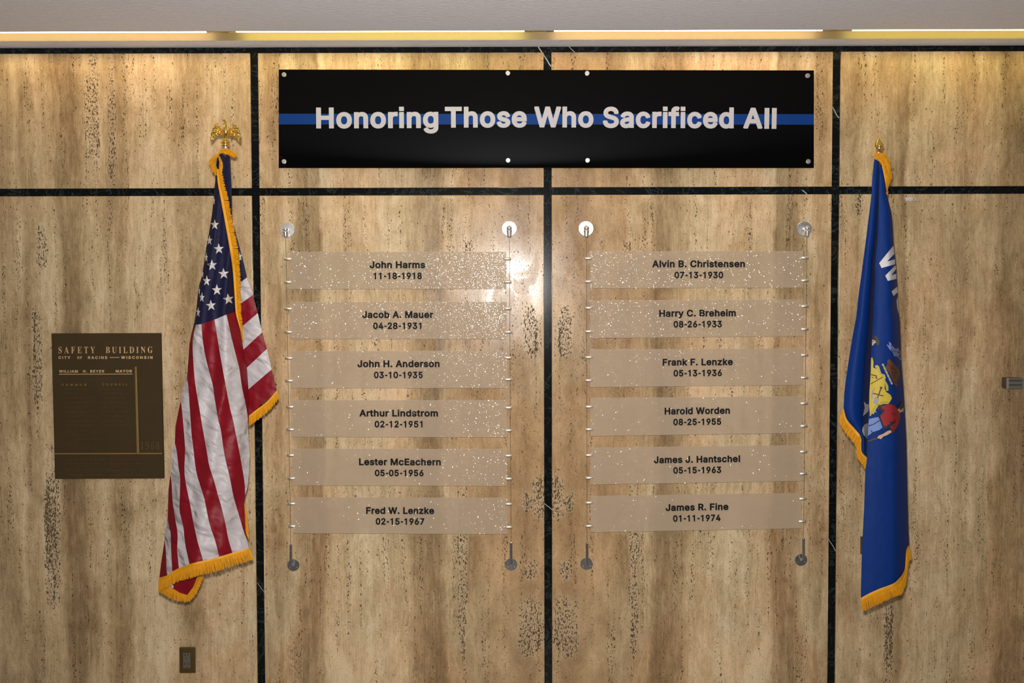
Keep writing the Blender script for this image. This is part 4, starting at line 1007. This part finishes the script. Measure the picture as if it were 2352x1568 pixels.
t0 = can_bot
stripes = [
    ('red_stripe', seg(outL, 764, c2(0, 450)[1]) + S(bE) + S(bA)[::-1] + [(450, 745)]),
    ('white_stripe', S(bA) + S(bB)[::-1]),
    ('red_stripe', S(bB)[:1] + S(bB)[1:] + edR2[::-1][1:] + S(bC)[::-1][1:]),
    ('white_stripe', S(bC) + edR[::-1][1:] + S(bD)[::-1][1:]),
    ('red_stripe', S(bD) + [c2(790, 750), c2(785, 640), c2(775, 500), c2(750, 370), c2(740, 300), c2(725, 200), (542, 716)]),
    ('white_stripe', seg(outL, c2(0, 560)[1], c2(0, 650)[1]) + S(bF) + S(bE)[::-1]),
    ('red_stripe', seg(outL, c2(0, 800)[1], c2(0, 950)[1]) + S(bG) + S(bF)[::-1]),
    ('white_stripe', seg(outL, c2(0, 1150)[1] - .01, c2(0, 1150)[1] + .01) + S(bH) + S(bG)[::-1]),
    ('red_stripe', seg(outL, c2(0, 1450)[1], c3(0, 320)[1]) + S(bI) + S(bH)[::-1]),
    ('white_stripe', seg(outL, c3(0, 620)[1] - .01, c3(0, 620)[1] + .01) + S(bJ) + S(bI)[::-1]),
    ('red_stripe', seg(outL, c3(0, 1020)[1] - .01, c3(0, 1020)[1] + .01) + [hem[0]] + S(bJ)[::-1]),
]
for nm, poly in stripes:
    patch(nm, poly, depU, M['red'] if nm[0] == 'r' else M['white'], flag, step=5)


# the fold that hangs out at the right, behind the front drape
outRB = [(528, 350), (532, 432), (533, 496), (539, 525), (550, 566), (560, 604), (567, 635), (581, 677), (592, 719), (602, 763), (613, 801), (624, 848), (634, 877), (636, 897)]


def depB(x, y):
    l = at_y(outR, y) - 14; r = at_y(outRB, y)
    t = (x - l) / max(10.0, r - l)
    k = min(1.0, max(0.0, (y - 350) / 300.0))
    return YU + .012 + k * (.05 - .02 * t + .05 * max(0, t - .7) ** 1.5 + .004 * math.sin(y * .04 + x * .03)) + .002 * noise.noise(Vector((x * .1, y * .06, 4.0)))


lefts = [(538, 655), (539, 707), (541, 762), (546, 815), (552, 858), (560, 903), (570, 956)]
rights = [(567, 638), (581, 677), (592, 719), (602, 763), (613, 801), (624, 848), (636, 897)]
patch('canton_fold', [(520, 346), (508, 349), (499, 362), (496, 382), (499, 420), (520, 560), (538, 655)] + [(552, 650)] + outRB[6::-1], depB, M['navy'], flag, step=5, label='navy blue cloth')
for i in range(6):
    patch('white_stripe' if i % 2 == 0 else 'red_stripe', [lefts[i], rights[i], rights[i + 1], lefts[i + 1]], depB, M['white'] if i % 2 == 0 else M['red'], flag, step=5)

# the back of the drape closes the bundle
def depBack(x, y):
    l = at_y(LL, y); r = at_y(outR, y)
    t = min(1, max(0, (x - l) / max(4.0, r - l)))
    k = min(1.0, max(0.0, (y - 350) / 500.0))
    return depU(x, y) + .001 + (.13 * (1 - abs(2 * t - 1) ** 2.2)) * (.15 + .85 * k) + .01 * math.sin(t * 15)


patch('rear_fold', smooth_line(outL_can, 2)[6:] + [(p[0] + 1.5, p[1]) for p in outL[1:]] + hem[1:] + [(p[0] - 1.5, p[1]) for p in outR[::-1][1:20]], depBack, M['red'], flag, step=16, label='red and navy cloth at the back')

# turned-up corner below the hem
def depC(x, y): return YU + .03 + .0003 * (y - 1320) + .004 * math.sin(x * .08)


patch('corner_fold', [c3(290, 1270), (400, 1330), (430, 1316), c3(590, 1172), c3(545, 1290), c3(470, 1390), c3(380, 1362), c3(300, 1312)], depC, M['red'], flag, step=5, label='dark red turned corner')
patch('corner_fold', [c3(190, 1190), c3(235, 1180), c3(310, 1290), c3(300, 1312), c3(240, 1290), c3(195, 1250)], depC, M['white'], flag, step=5, dy=-.002, label='white turned corner')

# stars, sewn on
def star(cx, cy, r, sx, rot, dep, parent):
    c0 = P(cx, cy, 0)
    pts = []
    for k in range(10):
        a = math.radians(rot - 90 + 36 * k)
        rr = r if k % 2 == 0 else r * .40
        pts.append((cx + math.cos(a) * rr * sx, cy + math.sin(a) * rr))
    V = [P(x, y, dep(x, y) - .0045) for x, y in pts] + [P(cx, cy, dep(cx, cy) - .0072)]
    V += [v + Vector((0, .006, 0)) for v in V[:10]]
    F = [[k, (k + 1) % 10, 10] for k in range(10)] + [[k, 11 + k, 11 + (k + 1) % 10, (k + 1) % 10] for k in range(10)]
    return mesh('star', V, F, M['star'], parent)


for cx, cy, r, sx, rot in ((493, 516, 12.6, .78, 0), (481, 552, 12, .58, 2), (502.5, 571.5, 13, .92, -3), (473.5, 591, 11.5, .36, 3), (487, 609, 13, .92, -4), (513.5, 628.5, 13.2, .95, -3),
                           (474.5, 645, 12.6, .74, 2), (465, 629, 10, .25, 4), (498, 666, 13.2, .90, -2), (463.5, 683, 12, .52, 4), (524.3, 687, 13, .96, -8), (484.5, 701.5, 13.2, .90, -5),
                           (455, 717, 12, .40, 6), (491.5, 461, 10, .20, 2), (457.5, 668, 9.5, .22, 3)):
    star(cx, cy, r, sx, rot, depU, flag)
for cx, cy, r, sx, rot in ((551, 590, 11.5, .42, -10), (535.6, 515, 9, .35, -5)):
    star(cx, cy, r, sx, rot, depB, flag)

# fringes
random.seed(5)
fringe(flag, [(499, 388), (501, 419), (507, 451), (519, 515), (528, 566), (535, 614), (539, 668), (542, 716), (547, 738), (553, 760), (557, 784)],
       [(509, 392), (517, 430), (526, 468), (537, 524), (545, 562), (550, 608), (552, 650), (553, 706), (556, 742), (557, 765), (558, 786)], depU, dy=-.008, rate=1.5, head=.3, label='fringe along the folded hoist edge')
fringe(flag, [(511, 347), (501, 352), (496, 360), (494, 372), (497, 386)], [(487, 366), (483, 370), (485, 380), (490, 392), (499, 402)], depU, dy=-.012, rate=3.2, jit=2.4, wild=1.6, header=False)
fringe(flag, [(499, 352), (503, 360), (505, 375), (503, 392)], [(509, 374), (510, 382), (508, 394), (509, 402)], depU, dy=-.012, rate=2.2, jit=2, wild=1, header=False)
fringe(flag, [(506, 346), (514, 342), (522, 342), (528, 345)], [(518, 352), (529, 356), (540, 360), (543, 352)], depU, dy=-.012, rate=3.0, jit=1.5, wild=1.0, header=False)
fringe(flag, [(506, 344), (514, 341), (523, 341)], [(502, 354), (512, 350), (522, 349)], depU, dy=-.014, rate=3.5, jit=1.5, wild=.5, header=False)
fringe(flag, [(572, 955), (592, 939), (613, 923), (636, 897)], [(573, 978), (595, 962), (622, 938), (639.5, 916)], depB, rate=1.4, label='fringe on the right-hand fold')
fringe(flag, [(366, 1327), (384, 1322), (396, 1313), (417, 1303), (447, 1293), (474, 1287), (505, 1279), (531, 1271), (572, 1259)],
       [(363, 1357), (386, 1347), (409, 1335), (430, 1329), (455, 1322), (478, 1316), (503, 1310), (541, 1297), (583, 1284)], depU, dy=-.006, rate=1.3, label='fringe along the bottom hem')
fringe(flag, [(368, 1343), (387, 1348), (400, 1353), (415, 1360), (430, 1366)], [(364, 1358), (388, 1372), (404, 1378), (422, 1382), (436, 1380)], depC, dy=.006, rate=1.3, header=False)
fringe(flag, [(430, 1366), (438, 1355), (446, 1342), (453, 1325)], [(436, 1381), (449, 1366), (457, 1350), (468, 1324)], depC, dy=.004, rate=1.5, header=False)
fringe(flag, [(561, 1156), (562.5, 1180), (562.5, 1217)], [(566, 1180), (569, 1205), (571, 1238)], depU, dy=.02, rate=1.2, jit=1.0, header=False)

# ---------------------------------------------------------------- pole with eagle
pole = thing('flagpole', 'gold topped flagpole with spread eagle finial, leaning out of the wall above the striped flag', 'flagpole', P(530, 900, 0))
top = P(518.2, 337, YU + .012)
foot = P(530, 905, -.012)
Geo().loft([foot, foot + (top - foot) * .97], [.0125, .0125], 20).make('pole', M['gold'], pole, smooth=True)
Geo().loft([foot + Vector((0, .0118, 0)), foot + Vector((0, .004, 0))], [.045, .045], 28).make('wall_bracket', M['gold'], pole)
Geo().loft([P(518.5, 356, YU + .012), P(518.2, 345, YU + .012), P(518, 336, YU + .012), P(518, 334.6, YU + .012)], [.0102, .0102, .0102, .009], 24).make('ferrule', M['chrome'], pole, smooth=False)
mp = mpp(YU)
YE = YU
E_ = Geo()
prof = [(518, 335.5, 7.5), (518, 334.6, 9.2), (518, 332.5, 9.4), (518, 331.5, 7.6), (518, 330.3, 7.6), (518, 329.3, 9.4), (518, 326.5, 9.2), (518, 323.5, 7.6), (518, 320.8, 5.0), (518, 318.5, 4.0)]
E_.loft([P(x, y, YE) for x, y, r in prof], [r * mp for x, y, r in prof], 24)
fin = E_.make('finial_base', M['gold'], pole, smooth=True)
body = [(518, 320, 3.8), (518.2, 315, 4.6), (518.4, 309, 6.0), (518.6, 303, 7.2), (519.2, 297, 7.0), (519.8, 291.5, 5.6), (519.8, 286.5, 4.0), (519.3, 282, 3.2), (518.2, 278.6, 3.4), (516.2, 276.6, 3.1), (513.8, 276.0, 2.0), (511.4, 276.5, 1.1), (510.6, 278.2, .4)]
Geo().loft([P(x, y, YE - .008 * math.sin(min(1, i / 6) * 3.1)) for i, (x, y, r) in enumerate(body)], [r * mp for x, y, r in body], 16).make('eagle_body', M['gold'], pole, smooth=True)
for s, sx in ((-1, 1), (1, 1)):
    Geo().loft([P(518 + s * 2.6, 317, YE - .003), P(518 + s * 4.0, 320, YE - .009), P(518 + s * 4.6, 324, YE - .010)], [.0042, .0040, .0026], 8).make('talon', M['gold'], pole, smooth=True)


def wing_depth(x, y):
    d = abs(x - 518)
    # feathers: ridges that fan out from the shoulder
    a = math.atan2(y - 296, d + 2)
    ridge = .0024 * abs(math.sin(a * 8)) if d > 12 else .0012 * math.sin(x * 2.4) * math.sin(y * 2.1)
    tier = .0015 * math.sin(math.hypot(d - 8, y - 296) * .9)
    return YE + .004 - .00055 * (d - 8) * (1 if x < 518 else -.2) - ridge + tier


wl = [(512, 297.5), (508, 296), (505, 292), (504.6, 286.8), (501.5, 283.9), (498, 283.5), (495, 285), (490.4, 290), (486.4, 299), (483.9, 310), (482.9, 318), (483.8, 326.5),
      (486, 323.5), (488.2, 323), (489.2, 320), (491.4, 318.8), (492.4, 315.4), (495.4, 314.2), (497, 311.2), (500, 311.4), (502.6, 309), (505, 311.2), (508.5, 309.5), (513, 309)]
wr_ = [(524, 297.5), (529, 296.5), (533, 295), (535.2, 292), (533.5, 288.5), (531.9, 286), (533, 284), (535.9, 283.7), (542, 287.7), (547.5, 294.8), (551.2, 304.6), (553.4, 318), (552.9, 328.8),
       (550.2, 325), (548.6, 325.2), (547, 321), (545, 320.6), (543.4, 317), (541, 316.6), (539.4, 313), (536.4, 313.8), (533.4, 311), (530, 312.4), (526.5, 309.5), (522, 309)]
for w in (wl, wr_):
    patch('eagle_wing', w, wing_depth, M['gold'], pole, step=1.1, dens_step=1.1, smooth=False, thick=.004)

# ---------------------------------------------------------------- blue flag
YV = -0.44
foldL = [c4(440, 330), c4(435, 560), c4(425, 900), c4(405, 1100), c4(400, 1300), c5(440, 60), c5(425, 300), c5(415, 520), c5(400, 780), c5(390, 1000), c5(380, 1250), c5(375, 1450), c6(360, 200), c6(350, 500), c6(335, 800), c6(325, 1050), c6(318, 1380)]
rightV = [c4(458, 318), c4(480, 420), c4(500, 570), c4(540, 740), c4(555, 960), c4(575, 1150), c4(590, 1400), c5(660, 20), c5(685, 120), c5(700, 500), c5(715, 700), c5(735, 1000), c5(750, 1300), c6(757, 200), c6(765, 600), c6(775, 880)]
hemV = [c6(775, 880), c6(752, 920), c6(740, 1080), c6(715, 1150), c6(690, 1185), c6(630, 1240), c6(500, 1290), c6(400, 1335), c6(318, 1380)]
leftV = [c4(395, 272), c4(375, 450), c4(372, 560), c4(350, 740), c4(330, 900), c4(310, 1060), c4(285, 1250), c4(262, 1420), c5(275, 110), c5(240, 300), c5(200, 550), c5(165, 800), c5(155, 985)]
lowV = [c5(155, 985), c5(185, 1090), c5(270, 1190), c5(318, 1260), c5(325, 1390), c5(375, 1450)]


def depV(x, y):
    l = at_y(foldL, y); r = at_y(rightV, y)
    t = min(1.05, max(-.05, (x - l) / max(5.0, r - l)))
    k = min(1.0, max(0.0, (y - 370) / 350.0))
    d = YV - .018 * k * math.sin(math.pi * min(1, t * 1.0)) ** .8 * (1 if t > 0 else 0) if 0 < t < 1 else YV
    s = max(0.0, t - .66) / .34
    d += k * .105 * s ** 1.7
    d += .0018 * noise.noise(Vector((x * .035, y * .012, 1.0))) + .0009 * noise.noise(Vector((x * .09, y * .05, 6.0)))
    if 1040 < y < 1130: d += .0016 * math.sin((y * .9 + x * .5) * .16) * max(0, 1 - abs(y - 1085) / 40) * max(0, 1 - abs(t - .75) * 4)
    return d - .02 * k


def depVL(x, y):
    l = at_y(leftV + lowV[1:], y); r = at_y(foldL, y)
    t = min(1.1, max(0, (x - l) / max(4.0, r - l)))
    k = min(1.0, max(0.0, (y - 370) / 350.0))
    d = YV + .004 + .022 * k + .03 * k * max(0, .35 - t) ** 1.3 - .012 * k * math.sin(math.pi * min(1, t / .7)) if t < .7 else YV + .004 + .022 * k + .10 * (.25 + .75 * k) * ((t - .7) / .4) ** 1.1
    d += .0015 * noise.noise(Vector((x * .04, y * .014, 2.0)))
    return d


bflag = thing('state_flag', 'royal blue flag with coat of arms, white letters and gold fringe at the right', 'flag', P(2020, 1390, YV))
patch('left_drape', smooth_line(leftV, 3) + lowV[1:] + [(p[0] + 5, p[1]) for p in foldL[11::-1]] + [c4(458, 318), c4(430, 285)], depVL, M['blue'], bflag, step=3.2, dens_step=4)
patch('front_drape', smooth_line(foldL, 3) + hemV[::-1][1:] + smooth_line(rightV, 3)[::-1][1:], depV, M['blue'], bflag, step=5)


def depVB(x, y):
    l = at_y(foldL, y); r = at_y(rightV, y)
    t = min(1, max(0, (x - l) / max(5.0, r - l)))
    k = min(1.0, max(0.0, (y - 370) / 350.0))
    return depV(x, y) + .002 + .12 * (.1 + .9 * k) * (1 - abs(2 * t - 1) ** 2.4) + (.03 * k * (1 - t))


patch('rear_fold', [(p[0] + 1.5, p[1]) for p in foldL] + [(p[0] - .5, p[1] - 6) for p in hemV[::-1][1:-1]] + [(p[0] - 1.5, p[1]) for p in rightV[::-1]], depVB, M['blue'], bflag, step=16)

# printed device, one piece of applied cloth per colour
CL = {
    'white': (.60, .58, .60), 'black': (.012, .010, .014), 'skin': (.52, .33, .20), 'grey': (.16, .20, .46), 'brown': (.12, .035, .012),
    'gold': (.52, .38, .03), 'gold_dark': (.40, .33, .06), 'red': (.26, .006, .012), 'pants': (.13, .21, .50), 'steel': (.22, .26, .48), 'dkbrown': (.05, .018, .008),
}
CM = {k: plain('print_' + k, v, 0.6, vary=.05) for k, v in CL.items()}
lvl = [0.0]


def decal(name, pts, col, cv=c5, dep=None, outline=0.0, label=None):
    dep = dep or depV
    px = [cv(*p) for p in pts]
    if outline:
        cx = sum(p[0] for p in px) / len(px); cy = sum(p[1] for p in px) / len(px)
        o2 = []
        for p in px:
            d = math.hypot(p[0] - cx, p[1] - cy) or 1
            o2.append((p[0] + (p[0] - cx) / d * outline, p[1] + (p[1] - cy) / d * outline))
        o2 = [(min(p[0], at_y(rightV, p[1])), p[1]) for p in o2]
        lvl[0] += 1
        patch(name + '_outline', o2, dep, CM['black'], bflag, step=4, dy=-.0014 - .00018 * lvl[0], dens_step=4)
    lvl[0] += 1
    return patch(name, px, dep, CM[col], bflag, step=4, dy=-.0014 - .00018 * lvl[0], dens_step=4, label=label)


decal('printed_letter', [(555, 998), (435, 1145), (455, 1186), (568, 1155), (567, 1112), (500, 1132), (563, 1068)], 'white', c4)
decal('printed_letter', [(571, 1163), (486, 1250), (508, 1294), (580, 1277), (578, 1235), (538, 1244), (577, 1195)], 'white', c4)
decal('printed_letter', [(585, 1343), (539, 1382), (555, 1421), (590, 1390)], 'white', c4)
decal('printed_letter', [(590, 1425), (580, 1462), (586, 1510), (597, 1562), (599, 1562), (594, 1500)], 'white', c4)
decal('printed_numeral', [(347, 913), (355, 975), (338, 1052), (362, 1035), (388, 1008), (394, 942), (372, 940)], 'white', c5, depVL)
decal('printed_numeral', [(383, 1118), (352, 1135), (334, 1165), (332, 1195), (345, 1232), (378, 1270), (386, 1200)], 'white', c5, depVL)
decal('hat', [(432, 290), (455, 288), (478, 305), (486, 330), (494, 350), (492, 382), (470, 380), (462, 352), (432, 322)], 'black')
decal('face', [(426, 328), (450, 335), (464, 356), (445, 366), (438, 380), (424, 386)], 'skin')
decal('eye', [(432, 338), (440, 340), (438, 352), (430, 350)], 'black')
decal('grey_figure', [(562, 374), (574, 376), (588, 390), (584, 348), (604, 362), (628, 398), (645, 415), (668, 408), (690, 435), (697, 478), (700, 528), (680, 508), (660, 486), (634, 488), (618, 452), (590, 420)], 'grey', outline=.9)
decal('grey_figure_marking', [(668, 440), (690, 450), (688, 465), (672, 462)], 'black')
decal('grey_figure_marking', [(676, 478), (694, 470), (698, 500), (684, 505)], 'black')
decal('badger', [(549, 590), (572, 565), (568, 528), (590, 514), (622, 548), (652, 578), (680, 612), (692, 660), (685, 705), (662, 735), (672, 775), (640, 762), (614, 702), (588, 640)], 'brown', outline=.5)
for q in (((585, 560), (600, 585), (596, 590), (580, 570)), ((600, 610), (640, 600), (640, 606), (604, 618)), ((612, 640), (655, 630), (656, 637), (616, 648)), ((625, 670), (662, 662), (660, 670), (630, 680)), ((640, 600), (672, 640), (666, 645), (634, 606)), ((690, 650), (690, 705), (664, 733), (640, 730), (668, 700))):
    decal('badger_marking', q, 'dkbrown')
for k in range(11):
    a = k / 11
    x, y = 518 + 92 * a, 562 + 196 * a
    decal('rope_strand', [(x - 2, y), (x + 14, y - 7), (x + 22, y + 8), (x + 6, y + 15)], 'gold' if k % 2 == 0 else 'steel')
decal('shield', [(416, 498), (430, 500), (438, 540), (436, 592), (470, 612), (520, 665), (545, 705), (545, 795), (560, 825), (600, 852), (613, 885), (588, 928), (520, 930), (470, 950), (432, 998), (404, 1038), (397, 960), (402, 800), (412, 660)], 'gold', outline=.9)
decal('scrollwork', [(450, 576), (472, 570), (490, 580), (502, 618), (512, 648), (545, 660), (556, 690), (548, 712), (568, 745), (580, 775), (580, 812), (560, 815), (552, 770), (538, 700), (520, 664), (486, 628), (462, 604)], 'gold_dark', outline=.5)
for q in (((413, 744), (524, 680), (528, 687), (414, 752)), ((432, 832), (534, 858), (534, 868), (432, 842)), ((415, 655), (470, 668), (472, 680), (414, 664)), ((425, 690), (470, 690), (474, 702), (424, 680)), ((455, 668), (465, 670), (478, 700), (468, 702))):
    decal('shield_marking', q, 'dkbrown')
decal('shovel_handle', [(498, 775), (520, 775), (522, 792), (512, 800), (482, 882), (472, 878), (502, 796)], 'dkbrown')
decal('shovel_blade', [(456, 874), (488, 890), (470, 935), (440, 922)], 'steel', outline=.5)
decal('pick_head', [(460, 783), (442, 806), (432, 836), (428, 880), (422, 895), (420, 850), (430, 812)], 'steel', outline=.3)
decal('scrollwork', [(466, 948), (518, 922), (566, 918), (584, 930), (583, 955), (570, 940), (540, 938), (500, 950), (470, 975), (458, 1000), (468, 1020), (452, 1012), (440, 1035), (425, 1030), (410, 1056), (400, 1042), (420, 1010), (440, 985)], 'gold_dark', outline=.5)
decal('shirt', [(472, 978), (488, 945), (520, 955), (560, 940), (600, 934), (640, 950), (665, 985), (694, 1020), (696, 1060), (690, 1102), (665, 1160), (622, 1222), (606, 1190), (590, 1165), (535, 1170), (505, 1090), (498, 1050), (520, 1020), (510, 1000), (485, 990)], 'black')
decal('shirt', [(508, 958), (545, 952), (592, 938), (640, 954), (664, 988), (692, 1022), (692, 1070), (686, 1100), (662, 1156), (624, 1214), (612, 1180), (600, 1155), (640, 1120), (655, 1085), (625, 1105), (590, 1100), (600, 1120), (560, 1148), (536, 1140), (515, 1090), (500, 1050), (535, 1020), (545, 990), (520, 985)], 'red')
decal('hair', [(662, 985), (700, 930), (704, 905), (716, 925), (722, 945), (724, 990), (690, 990)], 'black')
decal('face', [(664, 992), (684, 980), (700, 998), (712, 978), (724, 975), (724, 1008), (690, 1022)], 'skin')
decal('trousers', [(396, 1080), (485, 1062), (498, 1090), (524, 1160), (500, 1182), (432, 1205), (385, 1242), (388, 1150)], 'pants', outline=.6)
for q in (((392, 1140), (430, 1130), (495, 1090), (500, 1098), (440, 1135), (392, 1152)), ((420, 1185), (430, 1205), (422, 1212), (412, 1190))):
    decal('trouser_seam', q, 'black')
decal('hand', [(472, 1262), (488, 1238), (512, 1228), (530, 1222), (570, 1195), (600, 1186), (612, 1205), (570, 1232), (532, 1246), (510, 1272), (495, 1266)], 'skin', outline=.5)
decal('staff', [(383, 1288), (430, 1270), (474, 1256), (480, 1266), (430, 1285), (386, 1300)], 'dkbrown')

random.seed(9)
fringe(bflag, hemV, [c6(795, 1010), c6(768, 1050), c6(752, 1180), c6(738, 1250), c6(712, 1322), c6(690, 1345), c6(600, 1375), c6(450, 1450), c6(335, 1500)], depV, dy=-.004, rate=1.35, head=.2, label='fringe round the bottom hem')
fringe(bflag, lowV, [c5(130, 1045), c5(128, 1130), c5(190, 1235), c5(272, 1340), c5(290, 1450), c5(362, 1555)], depVL, dy=-.004, rate=1.7, head=.22, label='fringe on the left-hand fold')
fringe(bflag, [c4(400, 262), c4(425, 275), c4(455, 305), c4(465, 350), c4(480, 420), c4(492, 500), c4(502, 572)],
       [c4(470, 225), c4(500, 245), c4(528, 320), c4(538, 400), c4(540, 430), c4(512, 500), c4(503, 576)], depV, dy=-.006, rate=2.2, jit=1.8, head=.2, wild=.8, label='fringe on the folded top edge')
fringe(bflag, [c4(400, 222), c4(430, 222), c4(470, 228)], [c4(398, 268), c4(430, 285), c4(462, 310)], depV, dy=-.01, rate=3.4, jit=1.5, wild=.6, header=False)
fringe(bflag, [c4(410, 240), c4(440, 245), c4(470, 250), c4(485, 260)], [c4(470, 265), c4(500, 290), c4(515, 330), c4(520, 380)], depV, dy=-.013, rate=3.0, jit=2.2, wild=1.3, header=False)
g = Geo()
g.loft([P(2009, 353, YV - .01), P(2004, 350.8, YV - .01), P(2001, 350.6, YV - .01), P(1998, 351.6, YV - .01)], [.0012] * 4, 6)
g.make('loose_thread', M['fringe'], bflag)

pole2 = thing('flagpole', 'gold topped flagpole with pointed bullet finial, leaning out of the wall above the blue flag', 'flagpole', P(2030, 900, 0))
top = P(2018.5, 352, YV + .012)
foot = P(2030, 905, -.012)
Geo().loft([foot, foot + (top - foot) * .97], [.0125, .0125], 20).make('pole', M['gold'], pole2, smooth=True)
Geo().loft([foot + Vector((0, .0118, 0)), foot + Vector((0, .004, 0))], [.045, .045], 28).make('wall_bracket', M['gold'], pole2)
Geo().loft([P(2018.6, 366, YV + .012), P(2018.3, 354, YV + .012), P(2018.3, 350, YV + .012)], [.0095, .0095, .0095], 24).make('ferrule', M['chrome'], pole2)
mp = mpp(YV)
pr = [(315.2, .5), (317, 2.2), (320, 4.2), (324, 6.3), (328, 7.9), (332, 9.1), (335, 9.7), (336.2, 9.9), (336.9, 9.6), (337.1, 7.6), (339, 6.8), (340.4, 7.1), (341.6, 6.7), (350, 6.7)]
fb = Geo().loft([P(2019.4, y, YV + .012) for y, r in pr], [r * mp for y, r in pr], 32).make('bullet_finial', M['gold'], pole2, smooth=True)
# its flattened front facet
patch('finial_facet', [(2019.8, 321.5), (2022.5, 324.5), (2025, 329), (2026.8, 334), (2013.2, 334), (2015, 328.5), (2017.2, 324)], lambda x, y: YV + .012 - (8.6 * mp) * max(.2, (y - 312) / 22) ** .55 - .0015, M['gold'], pole2, step=3, dens_step=3, smooth=False, thick=.004)

print('objects', len(bpy.data.objects), 'tris', sum(len(m.loop_triangles) or len(m.polygons) for m in bpy.data.meshes))
